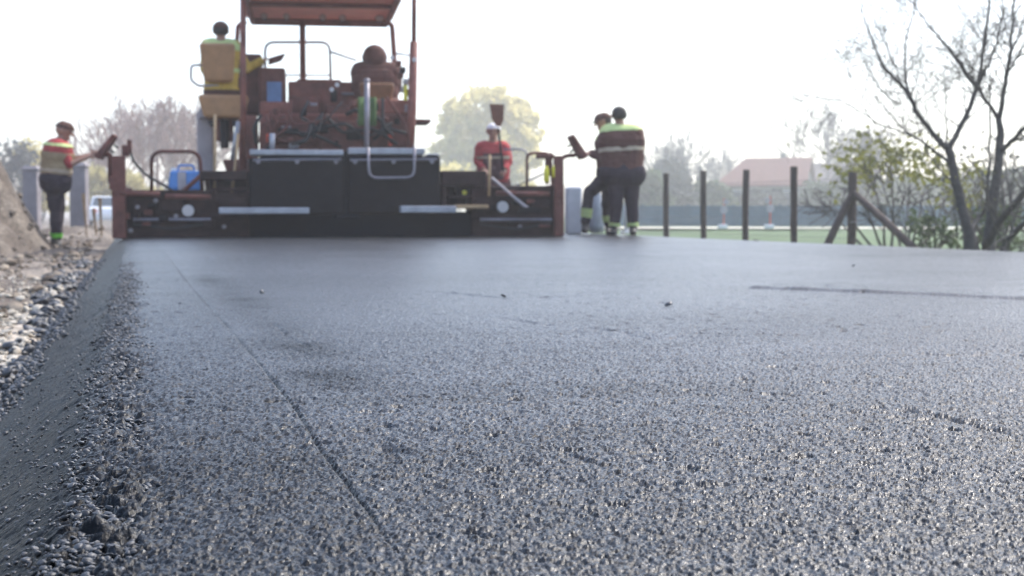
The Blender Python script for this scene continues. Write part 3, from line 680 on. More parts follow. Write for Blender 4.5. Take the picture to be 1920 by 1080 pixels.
def person(label, base, J, fd, bulk=1.0, garments=(), cap=None, hair=True, brim=False, group=None, grip=None):
    """J: joints in world space; fd: facing of head; base: point on the ground the root sits at"""
    root = empty('person', base, label, 'person', group)
    j = {k: Vector(v)-Vector(base) for k, v in J.items()}
    C = []
    def c(p, q, r1, r2, l): C.append((Vector(p), Vector(q), r1, r2, l))
    sv = (j['shR']-j['shL']).normalized(); neck = j['neck']; pel = j['pelvis']
    ch = pel.lerp(neck, .68); wa = pel.lerp(neck, .32)
    up = (neck-pel).normalized(); fw = up.cross(sv).normalized(); B = bulk
    fw = -fw if fw.dot(fd) < 0 and abs(fw.dot(fd)) > .3 else fw
    c(pel-sv*.07*B, pel+sv*.07*B, .118*B, .118*B, 'hips'); c(j['hipL'], j['hipR'], .105, .105, 'hips')
    c(wa-sv*.075*B, wa+sv*.075*B, .108*B, .108*B, 'torso')
    c(pel-sv*.06*B+up*.05, ch-sv*.075*B, .11*B, .112*B, 'torso'); c(pel+sv*.06*B+up*.05, ch+sv*.075*B, .11*B, .112*B, 'torso')
    c(ch-sv*.08*B, ch+sv*.08*B, .118*B, .118*B, 'torso')
    c(j['shL'].lerp(neck, .2)-up*.05, j['shR'].lerp(neck, .2)-up*.05, .085*B, .085*B, 'torso')
    c(neck-up*.05, j['shL']-up*.01, .06, .062, 'torso'); c(neck-up*.05, j['shR']-up*.01, .06, .062, 'torso')
    H = j['head']*.82+neck*.18; hu = (H-neck).normalized(); hu = (hu+Vector((0, 0, 1.2))).normalized()
    hf = (fd-hu*fd.dot(hu)).normalized(); hs = hu.cross(hf)
    c(neck-up*.04, H-hu*.05, .068, .062, 'neck')
    c(H-hf*.022+hu*.025, H+hf*.018+hu*.03, .103, .094, 'head'); c(H+hf*.03-hu*.045, H+hf*.045-hu*.075, .070, .048, 'head')
    c(H+hf*.104+hu*.012, H+hf*.124-hu*.028, .012, .018, 'head'); c(H+hf*.098+hu*.03-hs*.03, H+hf*.098+hu*.03+hs*.03, .014, .014, 'head')
    c(H+hf*.083-hu*.062-hs*.018, H+hf*.083-hu*.062+hs*.018, .012, .012, 'head')
    for s in (-1, 1): c(H+hs*s*.097-hu*.02, H+hs*s*.101+hu*.018-hf*.008, .013, .016, 'head')
    for s in 'LR':
        sh, el, wr = j['sh'+s], j['el'+s], j['wr'+s]
        c(sh, el, .058*B**.5, .045, 'uarm'); c(el, wr, .044, .029, 'farm')
        hd = j.get('hand'+s, (wr-el).normalized()); hd = Vector(hd).normalized()
        pn = j.get('palm'+s, Vector((0, 0, -1))); pn = Vector(pn); pn = (pn-hd*pn.dot(hd)); pn = pn.normalized() if pn.length > 1e-3 else hd.orthogonal()
        sd = hd.cross(pn)*(1 if s == 'R' else -1)      # towards the thumb
        for u_ in (-.028, -.009, .010, .028): c(wr+hd*.015+sd*u_*.6, wr+hd*.085+sd*u_, .014, .012, 'hand')
        cur = (grip or {}).get(s, .55)
        for u_, ln in ((-.031, .058), (-.011, .072), (.010, .078), (.030, .070)):
            k = wr+hd*.088+sd*u_; d1 = (hd*math.cos(cur*.8)+pn*math.sin(cur*.8)); d2 = (hd*math.cos(cur*2.0)+pn*math.sin(cur*2.0)); d3 = (hd*math.cos(cur*3.)+pn*math.sin(cur*3.))
            a1 = k+d1*ln*.5; a2 = a1+d2*ln*.34; a3 = a2+d3*ln*.24
            c(k, a1, .0105, .0095, 'hand'); c(a1, a2, .0095, .009, 'hand'); c(a2, a3, .009, .0075, 'hand')
        k = wr+hd*.025+sd*.026; k1 = k+(hd*.6+sd*.7+pn*.3).normalized()*.042; k2 = k1+(hd*.85+sd*.1+pn*.5).normalized()*.032
        c(k, k1, .014, .012, 'hand'); c(k1, k2, .011, .009, 'hand')
        hp, kn, an = j['hip'+s], j['kn'+s], j['an'+s]
        c(hp, kn, .090*B**.5, .060, 'thigh'); c(kn, kn.lerp(an, .35), .058, .057, 'shank'); c(kn.lerp(an, .35), an, .057, .04, 'shank')
        ft = Vector(j['ft'+s]).normalized()
        he = an-Vector((0, 0, .045))-ft*.03
        c(he, an+ft*.14-Vector((0, 0, .055)), .042, .034, 'foot'); c(an, an+ft*.08-Vector((0, 0, .045)), .042, .038, 'foot'); c(an+ft*.13-Vector((0, 0, .057)), an+ft*.185-Vector((0, 0, .06)), .034, .024, 'foot')
    b = MB()
    for p, q, r1, r2, l in C: capsule_mesh(b, p, q, r1, r2)
    me = bpy.data.meshes.new('body'); me.from_pydata(b.v, [], b.f); me.update()
    tmp = bpy.data.objects.new('body_tmp', me); COL.objects.link(tmp)
    rm = tmp.modifiers.new('r', 'REMESH'); rm.mode = 'VOXEL'; rm.voxel_size = .0075
    sm = tmp.modifiers.new('s', 'SMOOTH'); sm.factor = .5; sm.iterations = 3
    bpy.context.view_layer.update()
    dg = bpy.context.evaluated_depsgraph_get()
    bme = bpy.data.meshes.new_from_object(tmp.evaluated_get(dg)); bpy.data.objects.remove(tmp)
    bme.name = 'body'; bme.materials.clear(); bme.materials.append(m_skin)
    bme.polygons.foreach_set('use_smooth', np.ones(len(bme.polygons), dtype=bool))
    body_o = bpy.data.objects.new('body', bme); COL.objects.link(body_o); body_o.parent = root
    nv = len(bme.vertices); co = np.empty(nv*3, dtype=np.float32); bme.vertices.foreach_get('co', co); co = co.reshape(-1, 3)
    no = np.empty(nv*3, dtype=np.float32); bme.vertex_normals.foreach_get('vector', no); no = no.reshape(-1, 3)
    best = np.full(nv, 9., dtype=np.float32); lab = np.zeros(nv, dtype=np.int32); par = np.zeros(nv, dtype=np.float32)
    names = sorted({q[4] for q in C})
    for p, q, r1, r2, l in C:
        p_, q_ = np.array(p), np.array(q); dd = q_-p_; t = np.clip(((co-p_)@dd)/max(dd@dd, 1e-9), 0, 1)
        ds = np.linalg.norm(co-(p_+t[:, None]*dd), axis=1)-(r1+(r2-r1)*t); mk = ds < best
        best = np.where(mk, ds, best); lab = np.where(mk, names.index(l), lab); par = np.where(mk, t, par)
    # param along whole shank by height between knee and ankle
    knz = {s: j['kn'+s] for s in 'LR'}
    npoly = len(bme.polygons); fv = np.empty(npoly*4, dtype=np.int32)
    if len(bme.loops) == npoly*4: bme.loops.foreach_get('vertex_index', fv); fv = fv.reshape(-1, 4)
    else:
        fv = np.array([list(p.vertices)[:4] if len(p.vertices) >= 4 else list(p.vertices)+[p.vertices[-1]] for p in bme.polygons])
    def is_(l): return lab == names.index(l)
    def shank_t():
        out = np.full(nv, -1., dtype=np.float32)
        for s in 'LR':
            a_, e_ = np.array(j['kn'+s]), np.array(j['an'+s]); dd = e_-a_; t = ((co-a_)@dd)/(dd@dd)
            r_ = np.linalg.norm(co-(a_+np.clip(t, 0, 1.1)[:, None]*dd), axis=1)
            out = np.where((r_ < .09) & (is_('shank') | is_('foot')), t, out)
        return out
    st = shank_t()
    tz = ((co-np.array(pel))@np.array(neck-pel))/((neck-pel).length_squared)
    hd_up = (co-np.array(H))@np.array(hu); hd_fw = (co-np.array(H))@np.array(hf)
    def seg_d(s_):
        a_, e_ = np.array(j['kn'+s_]), np.array(j['an'+s_]); dd = e_-a_; t = np.clip(((co-a_)@dd)/(dd@dd), 0, 1); return np.linalg.norm(co-(a_+t[:, None]*dd), axis=1)
    leg = (seg_d('R') < seg_d('L')).astype(int)
    env = dict(leg=leg, n=no, is_=is_, st=st, tz=tz, par=par, hu=hd_up, hf=hd_fw, sv=(co-np.array(pel))@np.array(sv), np=np)
    wr_n = (fbm(co[:, 0]+co[:, 1]*.7, co[:, 2], .09, 200)+fbm(co[:, 1], co[:, 2]*1.6, .05, 210))
    def garment(nm, mask, off, m, wr=.010):
        ok = mask[fv].all(1); f = fv[ok]
        if len(f) == 0: return None
        u_, inv = np.unique(f, return_inverse=True); f = inv.reshape(-1, 4)
        o1 = (co+no*(off+wr*wr_n)[:, None] if np.ndim(off) else co+no*(off+wr*wr_n[:, None]))[u_]
        return arr_mesh(nm, o1, f, m, root, smooth=True)
    for nm, fn, off, m in garments: garment(nm, fn(env), off, m, .004 if off > .028 else .010)
    hmask = is_('head')
    if hair: garment('hair', hmask & ((hd_up > .045+.35*np.clip(hd_fw, -.2, .2)*1.2) | ((hd_fw < -.02) & (hd_up > -.05))), .008, m_hair, .004)
    if cap:
        garment('cap', hmask & (hd_up > .035), .016, cap, .002)
        if brim:
            bb = MB(); n_ = 9; vs = []
            for zt in (0, .008):
                for k in range(n_):
                    a_ = math.pi*(k/(n_-1)-.5)*.85; vs.append(H+hu*(.045+zt-.012)+hf*.100*math.cos(a_)+hs*.098*math.sin(a_))
                for k in range(n_):
                    a_ = math.pi*(k/(n_-1)-.5)*.85; vs.append(H+hu*(.030+zt-.012)+hf*(.100*math.cos(a_)+.078*math.cos(a_)**.5)+hs*.094*math.sin(a_))
            m2 = 2*n_
            fs = [(k, k+1, n_+k+1, n_+k) for k in range(n_-1)]+[(m2+n_+k, m2+n_+k+1, m2+k+1, m2+k) for k in range(n_-1)]+[(n_+k, n_+k+1, m2+n_+k+1, m2+n_+k) for k in range(n_-1)]+[(k+1, k, m2+k, m2+k+1) for k in range(n_-1)]
            bb.add(vs, fs); bb.build('cap_brim', cap, root, smooth=True)
    bb = MB()
    for s in (-1, 1): bb.ball(H+hf*.096+hs*s*.034+hu*.012, .0125, 8, 6)
    bb.build('eyes', m_eye, root, smooth=True)
    return root
c_red = cloth_mat('red', (.36, .05, .052)); c_navy = cloth_mat('navy', (.032, .022, .032)); c_maroon = cloth_mat('dark_maroon', (.105, .044, .036))
c_hiv = cloth_mat('lime', (.50, .58, .24), .7, .12); c_green = cloth_mat('bright_green', (.16, .55, .05), .6, .12)
c_amber_glow = cloth_mat('amber', (.52, .34, .06)); c_refl = cloth_mat('silver_tape', (.45, .36, .27), .45, .08); c_boot = mat('boot_leather', (.015, .014, .014), .6)  # amber cloth holds the warm glow lying over the left operator
c_white = cloth_mat('white', (.75, .75, .78)); c_bib = cloth_mat('plum_bib', (.10, .05, .055)); c_vest = cloth_mat('tan_vest', (.30, .22, .13)); c_brown = cloth_mat('brown', (.085, .040, .030)); c_jean = cloth_mat('blue_jean', (.07, .15, .32))
def g_trous(m, off=.020): return ('trousers', lambda e: e['is_']('hips') | e['is_']('thigh') | (e['is_']('shank') & (e['st'] < .93)), off, m)
def g_boots(): return ('boots', lambda e: e['is_']('foot') | (e['is_']('shank') & (e['st'] > .86)), .014, c_boot)
def g_band(m, a, b_, off=.034):
    return [('ankle_band', lambda e, s=s: (e['st'] > a) & (e['st'] < b_) & (e['leg'] == s), off, m) for s in (0, 1)]
def g_shirt(m, sleeve='long', off=.016):
    return ('shirt', lambda e: e['is_']('torso') | (e['is_']('hips') & (e['tz'] > .02)) | e['is_']('uarm') | (e['is_']('farm') & (e['par'] < (.95 if sleeve == 'long' else -.1))), off, m)
def g_tape(nm, a, b_, m, off=.036, arms=False): return (nm, lambda e: (e['is_']('torso') | (e['is_']('hips'))) & (e['tz'] > a) & (e['tz'] < b_), off, m)
BK, TW = FWD0, -FWD0
def A(px, py, d): return at(px, py, d)

# left worker in red shirt, in profile at the left console
d = 19.6
J = dict(head=A(123, 243, d), neck=A(110, 264, d), pelvis=A(104, 338, d), shL=A(106, 274, d+.19), shR=A(108, 277, d-.19), elL=A(136, 300, d+.2), elR=A(131, 308, d-.2), wrL=A(170, 290, d+.08), wrR=A(166, 293, d-.1),
         hipL=A(100, 345, d+.09), hipR=A(102, 345, d-.09), knL=A(110, 395, d+.12), knR=A(104, 397, d-.1), anL=A(103, 449, d+.14), anR=A(107, 452, d-.1), ftL=RIGHT+BK*.1, ftR=RIGHT-BK*.1, palmL=Vector((0, 0, -1)), palmR=Vector((0, 0, -1)))
base = A(105, 462, d)
person('man in red shirt and pale vest working the left console in profile', base, J, (RIGHT-Vector((0, 0, .45))).normalized(), 1.62,
       [g_shirt(c_red, 'short'), g_trous(c_navy, .026), g_boots(), *g_band(c_green, .72, .9), ('safety_vest', lambda e: e['is_']('torso') & (e['tz'] < .70) & (e['tz'] > .05), .032, c_vest), g_tape('vest_tape', .2, .3, c_refl, .040), ('shoulder_tape', lambda e: e['is_']('torso') & (e['tz'] >= .82) & (e['tz'] < .90), .036, c_hiv)],
       hair=False, cap=c_brown, grip={'L': .7, 'R': .7})
# man at the picture's left edge: his legs only reach into view
d = 19.4
ox = -84
J = dict(head=A(36+ox, 225, d), neck=A(34+ox, 248, d), pelvis=A(34+ox, 335, d), shL=A(10+ox, 262, d), shR=A(50+ox, 262, d), elL=A(4+ox, 300, d), elR=A(48+ox, 302, d), wrL=A(8+ox, 335, d-.1), wrR=A(46+ox, 338, d-.1),
         hipL=A(22+ox, 342, d), hipR=A(47+ox, 342, d), knL=A(20+ox, 395, d), knR=A(66+ox, 396, d-.05), anL=A(18+ox, 450, d+.05), anR=A(80+ox, 450, d-.05), ftL=BK-RIGHT*.3, ftR=BK+RIGHT*.5)
person('worker at the left picture edge with only a dark trouser leg and green band showing', A(34+ox, 461, d), J, BK, 1.0, [g_shirt(c_navy), g_trous(c_navy, .024), g_boots(), *g_band(c_green, .68, .9)], cap=c_brown)
# two men at the right console
d = 19.9
J = dict(head=A(1160, 213, d), neck=A(1163, 236, d), pelvis=A(1168, 325, d), shL=A(1139, 250, d-.02), shR=A(1193, 251, d-.02), elL=A(1139, 292, d+.15), elR=A(1199, 300, d+.06), wrL=A(1142, 312, d+.3), wrR=A(1190, 318, d+.28),
         hipL=A(1155, 333, d), hipR=A(1182, 333, d), knL=A(1156, 385, d-.05), knR=A(1185, 386, d+.02), anL=A(1151, 428, d-.02), anR=A(1187, 428, d+.03), ftL=BK-RIGHT*.5, ftR=BK+RIGHT*.3)
person('broad man seen from behind in dark jacket with lime shoulders', A(1168, 440, d), J, (BK-RIGHT*.2).normalized(), 1.58,
       [g_shirt(c_maroon, 'long', .026), g_trous(c_navy, .030), g_boots(), *g_band(c_hiv, .72, .97, .042), ('hi_vis_yoke', lambda e: (e['is_']('torso') & (e['tz'] > .86)), .036, c_hiv), g_tape('reflective_tape', .46, .56, c_refl, .042)], hair=True, group=None)
d = 20.3
J = dict(head=A(1129, 226, d), neck=A(1137, 246, d), pelvis=A(1143, 322, d), shL=A(1133, 260, d-.18), shR=A(1143, 258, d+.18), elL=A(1128, 296, d-.2), elR=A(1124, 290, d+.15), wrL=A(1107, 290, d-.12), wrR=A(1104, 287, d+.08),
         hipL=A(1143, 328, d-.09), hipR=A(1146, 328, d+.09), knL=A(1104, 362, d-.12), knR=A(1138, 382, d+.1), anL=A(1097, 424, d-.12), anR=A(1142, 428, d+.12), ftL=-RIGHT*1+BK*.1, ftR=-RIGHT-BK*.1)
person('capped man in profile half hidden behind the broad man, one leg forward', A(1130, 438, d), J, (-RIGHT-Vector((0, 0, .35))).normalized(), 1.3,
       [g_shirt(c_maroon, 'long', .018), g_trous(c_navy, .024), g_boots(), *g_band(c_hiv, .45, .74, .036), ('hi_vis_yoke', lambda e: (e['is_']('torso') & (e['tz'] > .78)), .028, c_hiv), g_tape('reflective_tape', .36, .46, c_refl, .034)], cap=c_brown, brim=True)
# man in white cap beyond the screed
d = 22.2
J = dict(head=A(925, 243, d), neck=A(924, 266, d), pelvis=A(925, 345, d), shL=A(901, 276, d), shR=A(946, 276, d), elL=A(895, 304, d-.05), elR=A(953, 304, d-.05), wrL=A(908, 318, d-.28), wrR=A(945, 318, d-.2),
         hipL=A(914, 352, d), hipR=A(936, 352, d), knL=A(914, 396, d), knR=A(937, 396, d), anL=A(913, 429, d), anR=A(938, 429, d), ftL=TW-RIGHT*.2, ftR=TW+RIGHT*.2)
person('man in red jacket, plum bib and white cap behind the screed', A(925, 437, d), J, (TW+Vector((0, 0, -.4))).normalized(), 1.35,
       [g_shirt(c_red, 'long', .020), g_trous(c_bib), g_boots(), ('bib', lambda e: e['is_']('torso') & (e['tz'] < .72) & (np.abs(e['sv']) < .15) & (e['n'][:, 1] < .6), .032, c_bib), g_tape('chest_tape', .60, .66, c_refl, .040)], cap=c_white, hair=False, grip={'L': 1.0, 'R': 1.0})
e0 = empty('shovel', A(936, 437, d-.3), 'upright shovel with its broad blade raised beside the white cap', 'shovel')
o_ = A(936, 437, d-.3)
b = MB(); b.tube([A(944, 322, d-.27)-o_, A(934, 240, d-.25)-o_], .018, 8); b.build('handle', m_dark, e0)
b = MB(); q = [(918, 195), (945, 196), (944, 226), (938, 238), (930, 236), (922, 222)]
f1 = [A(x, y_, d-.27)-o_ for x, y_ in q]; f2 = [p+BK*.02 for p in f1]; k = len(q)
b.add(f1+f2, [tuple(range(k)), tuple(range(2*k-1, k-1, -1))]+[(i, k+i, k+(i+1) % k, (i+1) % k) for i in range(k)]); b.build('blade', mat('rusty_blade', (.17, .06, .03), .7, var=.3), e0)
# operators on the paver
d = (pl(407, 185, 1.75)+Vector((0, 0, 0)))
def D(px, py, v): 
    p = pl(px, py, v); return PO+PU*p.x+PV*p.y+Vector((0, 0, p.z))
v = 1.84
J = dict(head=D(414, 56, v), neck=D(414, 74, v), pelvis=D(415, 172, v), shL=D(389, 85, v), shR=D(441, 87, v), elL=D(384, 128, v+.1), elR=D(462, 128, v+.12), wrL=D(392, 150, v+.35), wrR=D(492, 114, v+.3),
         hipL=D(402, 176, v), hipR=D(430, 176, v), knL=D(398, 172, v+.44), knR=D(436, 172, v+.44), anL=D(398, 224, v+.55), anR=D(438, 224, v+.55), ftL=PV, ftR=PV)
person('lime clad operator, jacket tinted amber by glow, seated on the left seat of the paver', D(415, 235, v+.3), J, PV, 1.2, [g_shirt(c_amber_glow, 'long', .024), g_trous(c_brown), g_boots(), ('hi_vis_yoke', lambda e: (e['is_']('torso') & (e['tz'] > .78)), .034, c_hiv), g_tape('reflective_tape', .35, .45, c_hiv, .038)], cap=c_brown)
v = 2.05
J = dict(head=D(702, 105, v), neck=D(704, 128, v), pelvis=D(706, 196, v), shL=D(672, 131, v), shR=D(740, 132, v), elL=D(668, 165, v+.12), elR=D(744, 166, v+.12), wrL=D(680, 182, v+.35), wrR=D(732, 182, v+.35),
         hipL=D(692, 198, v), hipR=D(720, 198, v), knL=D(688, 196, v+.42), knR=D(724, 196, v+.42), anL=D(688, 245, v+.5), anR=D(724, 245, v+.5), ftL=PV, ftR=PV)
person('hunched operator in dark hooded jacket on the right seat of the paver', D(706, 255, v+.3), J, (PV-Vector((0, 0, .3))).normalized(), 1.6, [g_shirt(c_maroon, 'long', .03), g_trous(c_brown), g_boots(), ('hood', lambda e: e['is_']('head') & ((e['hf'] < .05) | (e['hu'] > .06)) | e['is_']('neck'), .065, c_maroon)], hair=True)

# ------------------------------------------------------------------ fence
m_post = mat('weathered_post', (.075, .052, .045), .85, var=.4, scale=9, bump=.5, bscale=30)
FP = [(1250, 325, 452, 26.5), (1320, 320, 453, 24.9), (1398, 318, 456, 23.4), (1490, 312, 459, 21.9), (1598, 322, 462, 20.3)]
FL = ['furthest pale wooden post, right of the two men', 'second wooden post from the two men, below the pointed fir', 'wooden post under the left end of the red roof', 'tall reddish wooden post below the ridge of the red roof', 'dark wooden corner post propped by two slanting struts']
tops = []
for (px, y0, y1, d), lb in zip(FP, FL):
    t = A(px, y0, d); g = Vector((t.x, t.y, -.32)); wd = .055 if px < 1550 else .062
    e0 = empty('fence_post', g, lb, 'post', 'wooden posts along the field'); rz = random.uniform(-.3, .3); h = t.z-g.z
    b = MB(); lean = random.uniform(-.015, .015)
    n_ = 6; 
    for k in range(n_): pass
    pts = [Vector((lean*k/n_+random.uniform(-.004, .004), random.uniform(-.004, .004), h*k/n_)) for k in range(n_+1)]
    b.tube(pts, [wd*random.uniform(.93, 1.07) for _ in pts], 10); b.build('post', m_post, e0, .008)
    tops.append((g, h))
    if px == 1598:
        for dx, nm in ((-48, 'strut'), (120, 'strut')):
            dd = d-.15 if dx < 0 else d-1.1
            p0 = A(px+(-3 if dx < 0 else 4), 368 if dx < 0 else 362, d-.05)-g; p1 = A(px+dx, 462 if dx < 0 else 470, dd)-g
            b = MB(); b.tube([p0, p0.lerp(p1, .5)+Vector((0, 0, .01)), p1+(p1-p0).normalized()*.1], [.05, .055, .058], 9); b.build(nm, m_post, e0)
        for zz in (.5, .85): 
            b = MB(); b.tube([Vector((-.06, -.06, zz)), Vector((.06, -.065, zz))], .006, 5); b.build('nail', m_steel, e0)
e0 = empty('wire_fence', tops[2][0], 'thin wire mesh strung between the wooden posts', 'fence')
b = MB(); o_ = tops[2][0]
ext = [(at(1196, 325, 28.4)-Vector((0, 0, 0)))]
chain = [Vector((ext[0].x, ext[0].y, -.32))]+[t[0] for t in tops]
for zz in np.linspace(.12, 1.12, 8):
    b.tube([p+Vector((0, 0, zz+.01*math.sin(7*i)))-o_ for i, p in enumerate(chain)], .004, 4)
for p, q in zip(chain[:-1], chain[1:]):
    for k in range(1, 16): 
        r = p.lerp(q, k/16)-o_; b.tube([r+Vector((0, 0, .1)), r+Vector((0, 0, 1.13))], .0026, 3)
b.build('mesh', m_steel, e0)

# ------------------------------------------------------------------ vegetation
m_bark = mat('dark_bark', (.050, .045, .046), .9, var=.4, scale=14, bump=.6, bscale=40)
m_twig = mat('twig_bark', (.085, .072, .068), .9, var=.3, scale=10)
m_pinkb = mat('pinkish_twigs', (.30, .19, .15), .9, var=.3, scale=4)
m_leafy = mat('spring_leaf', (.20, .20, .045), .6, var=.35, scale=3, trans=.45)
m_leafr = mat('hazed_spring_leaf', (.62, .54, .22), .7, var=.3, scale=.9, trans=.6)  # leaf colour lightened to stand in for backlight and distance haze
m_leafd = mat('shrub_leaf', (.085, .115, .05), .7, var=.45, scale=.8, trans=.3)
m_leafg = mat('grey_shrub', (.11, .115, .10), .8, var=.4, scale=.8, trans=.25)
m_fir = mat('fir_needles', (.05, .065, .055), .8, var=.4, scale=1)
def leaves(name, P, size, m, parent, aspect=1.6):
    n = len(P); d1 = RNG.normal(size=(n, 3)); d1 /= np.linalg.norm(d1, axis=1)[:, None]
    d2 = np.cross(d1, RNG.normal(size=(n, 3))); d2 /= np.linalg.norm(d2, axis=1)[:, None]
    s = (np.asarray(size)*np.ones(n))[:, None]
    v = np.stack([P-d1*s*aspect*.5, P+d2*s*.5, P+d1*s*aspect*.5, P-d2*s*.5], 1).reshape(-1, 3)
    return arr_mesh(name, v, np.arange(n*4).reshape(-1, 4), m, parent)
def rvec(rs): return Vector((rs.gauss(0, 1), rs.gauss(0, 1), rs.gauss(0, 1))).normalized()
def grow(b, p, d, L, r, depth, rs, tips, up=.25, spread=.75, kids=4, n=5, wig=.16, shrink=.55, rmin=.0028):
    k = max(3, int(L/.18)) if L < 3 else 7; pts = [p.copy()]; dd = d.normalized()
    for i in range(k):
        dd = (dd+rvec(rs)*wig+Vector((0, 0, up))*.14).normalized(); pts.append(pts[-1]+dd*L/k)
    rad = [max(rmin, r*(1-.75*i/k)) for i in range(k+1)]
    b.tube(pts, rad, n if depth > 0 else 3, cap=False)
    if depth == 0: tips += pts[1:]; return
    for c in range(kids):
        t = rs.uniform(.25, 1.0); i = min(k-1, int(t*k)); q = pts[i].lerp(pts[i+1], t*k-i)
        ax = (pts[i+1]-pts[i]).normalized(); sd = rvec(rs); sd = (sd-ax*sd.dot(ax)).normalized()
        nd = (ax*(1-spread*.55)+sd*spread).normalized()
        grow(b, q, nd, L*shrink*rs.uniform(.7, 1.2), max(rmin, r*(1-.75*t)*.62), depth-1, rs, tips, up, spread, kids, n, wig, shrink, rmin)

# big bare tree at the right
TD = 17.2
g = ground(1832, 470, -.0); g = A(1835, 468, TD); g.z = -.28
tree = empty('bare_tree', g, 'large many stemmed bare tree with thin twigs at the right edge', 'tree')
rs = random.Random(5)
LIMBS = [  # (px,py,depth offset,radius)
 [(1822, 480, 0, .12), (1812, 420, 0, .095), (1798, 360, .05, .085), (1784, 305, .05, .08), (1778, 280, .05, .072)],
 [(1778, 280, .05, .052), (1748, 250, 0, .045), (1722, 215, -.1, .040), (1708, 185, -.15, .036), (1690, 160, -.2, .028), (1655, 125, -.2, .022), (1640, 90, -.1, .017), (1622, 40, 0, .012), (1612, -10, 0, .008)],
 [(1708, 185, -.15, .024), (1700, 160, 0, .020), (1697, 110, .1, .017), (1700, 70, .1, .014), (1712, 30, .1, .010), (1716, -20, .1, .006)],
 [(1690, 195, -.15, .018), (1668, 185, -.3, .014), (1640, 150, -.3, .011), (1620, 105, -.4, .008)],
 [(1778, 280, .05, .052), (1795, 250, .2, .046), (1815, 210, .25, .042), (1832, 165, .3, .038), (1840, 125, .3, .030), (1847, 80, .3, .027), (1853, 30, .3, .022), (1858, -30, .3, .016)],
 [(1832, 165, .3, .030), (1808, 135, .1, .026), (1785, 98, 0, .024), (1758, 65, -.1, .018), (1725, 25, -.1, .013), (1700, -10, -.1, .009)],
 [(1835, 158, .3, .026), (1852, 125, .3, .022), (1870, 80, .35, .02), (1880, 30, .35, .014), (1886, -30, .4, .01)],
 [(1852, 480, .2, .13), (1858, 420, .25, .105), (1866, 350, .3, .09), (1873, 300, .3, .082), (1876, 255, .3, .07), (1872, 222, .3, .055)],
 [(1872, 222, .3, .04), (1858, 200, .35, .034), (1842, 178, .35, .030), (1832, 160, .4, .024), (1812, 135, .5, .017), (1790, 95, .6, .012)],
 [(1873, 225, .3, .046), (1880, 180, .2, .042), (1886, 145, .15, .036), (1893, 110, .1, .030), (1897, 60, .1, .025), (1902, 0, .05, .018), (1905, -60, .05, .012)],
 [(1886, 145, .15, .022), (1904, 110, -.1, .018), (1922, 85, -.2, .014), (1950, 55, -.3, .01)],
 [(1877, 285, .3, .045), (1895, 265, .1, .038), (1920, 240, -.1, .032), (1960, 205, -.3, .024), (1990, 150, -.4, .016)],
 [(1848, 460, .1, .085), (1866, 425, -.1, .07), (1892, 395, -.3, .06), (1925, 355, -.6, .05), (1980, 290, -.9, .035), (2010, 200, -1, .02)],
 [(1832, 478, .0, .06), (1822, 425, .5, .045), (1838, 405, .7, .04), (1850, 385, .6, .03), (1856, 300, .6, .022), (1856, 220, .6, .018), (1858, 150, .6, .012), (1850, 60, .6, .007)],
 [(1875, 482, -.2, .06), (1895, 445, -.5, .05), (1920, 420, -.8, .045), (1970, 380, -1.2, .03)],
 [(1782, 305, .05, .032), (1760, 290, -.2, .026), (1735, 270, -.4, .02), (1705, 250, -.5, .016), (1670, 215, -.6, .011), (1640, 180, -.7, .008)],
 [(1790, 345, 0, .02), (1765, 320, .2, .014), (1740, 290, .3, .011), (1720, 230, .4, .008), (1716, 180, .4, .005)],
 [(1722, 260, -.45, .017), (1690, 247, -.6, .014), (1645, 232, -.8, .012), (1610, 208, -1, .010), (1568, 186, -1.1, .008), (1530, 184, -1.2, .006), (1498, 192, -1.2, .004)],
 [(1640, 232, -.8, .010), (1610, 190, -.7, .008), (1590, 130, -.6, .006), (1560, 80, -.6, .004)],
 [(1690, 160, -.2, .012), (1665, 90, .1, .010), (1640, 40, .2, .008), (1625, -20, .3, .005)],
 [(1893, 110, .1, .018), (1912, 60, .2, .014), (1925, 0, .3, .010)],
 [(1775, 282, .05, .018), (1774, 230, .2, .013), (1773, 180, .2, .009), (1770, 130, .2, .006)],
]
trunk = MB(); tw = MB(); tips = []
for i, L_ in enumerate(LIMBS):
    pts = [A(x, y_, TD+o)-g for x, y_, o, r in L_]; rad = [q[3]*(.68 if i in (0, 7) else .72) for q in L_]
    sm_p, sm_r = [], []
    for k in range(len(pts)-1):
        for t in (0, .33, .66):
            sm_p.append(pts[k].lerp(pts[k+1], t)+rvec(rs)*.012*(1 if t else 0)); sm_r.append(rad[k]+(rad[k+1]-rad[k])*t)
    sm_p.append(pts[-1]); sm_r.append(rad[-1])
    trunk.tube(sm_p, sm_r, 9)
    if i in (0, 7): continue
    nk = int(3+len(pts)*2.0)
    for c in range(nk):
        t = rs.uniform(.12, .999)*(len(sm_p)-1); k = int(t); q = sm_p[k].lerp(sm_p[k+1], t-k); ax = (sm_p[k+1]-sm_p[k]).normalized()
        sd = rvec(rs); sd = (sd-ax*sd.dot(ax)).normalized()
        grow(tw, q, (ax*.55+sd*.75).normalized(), rs.uniform(.35, 1.05), max(.0040, sm_r[k]*.36), 2, rs, tips, .3, .75, 3, 5, .2, .6, .0021)
trunk.build('trunk', m_bark, tree, smooth=True); tw.build('twigs', m_twig, tree)
tp = np.array([t[:] for t in tips]); sel = tp[RNG.random(len(tp)) < .05]
leaves('crown', sel+RNG.normal(0, .01, sel.shape), .018, m_leafy, tree)['kind'] = 'stuff'

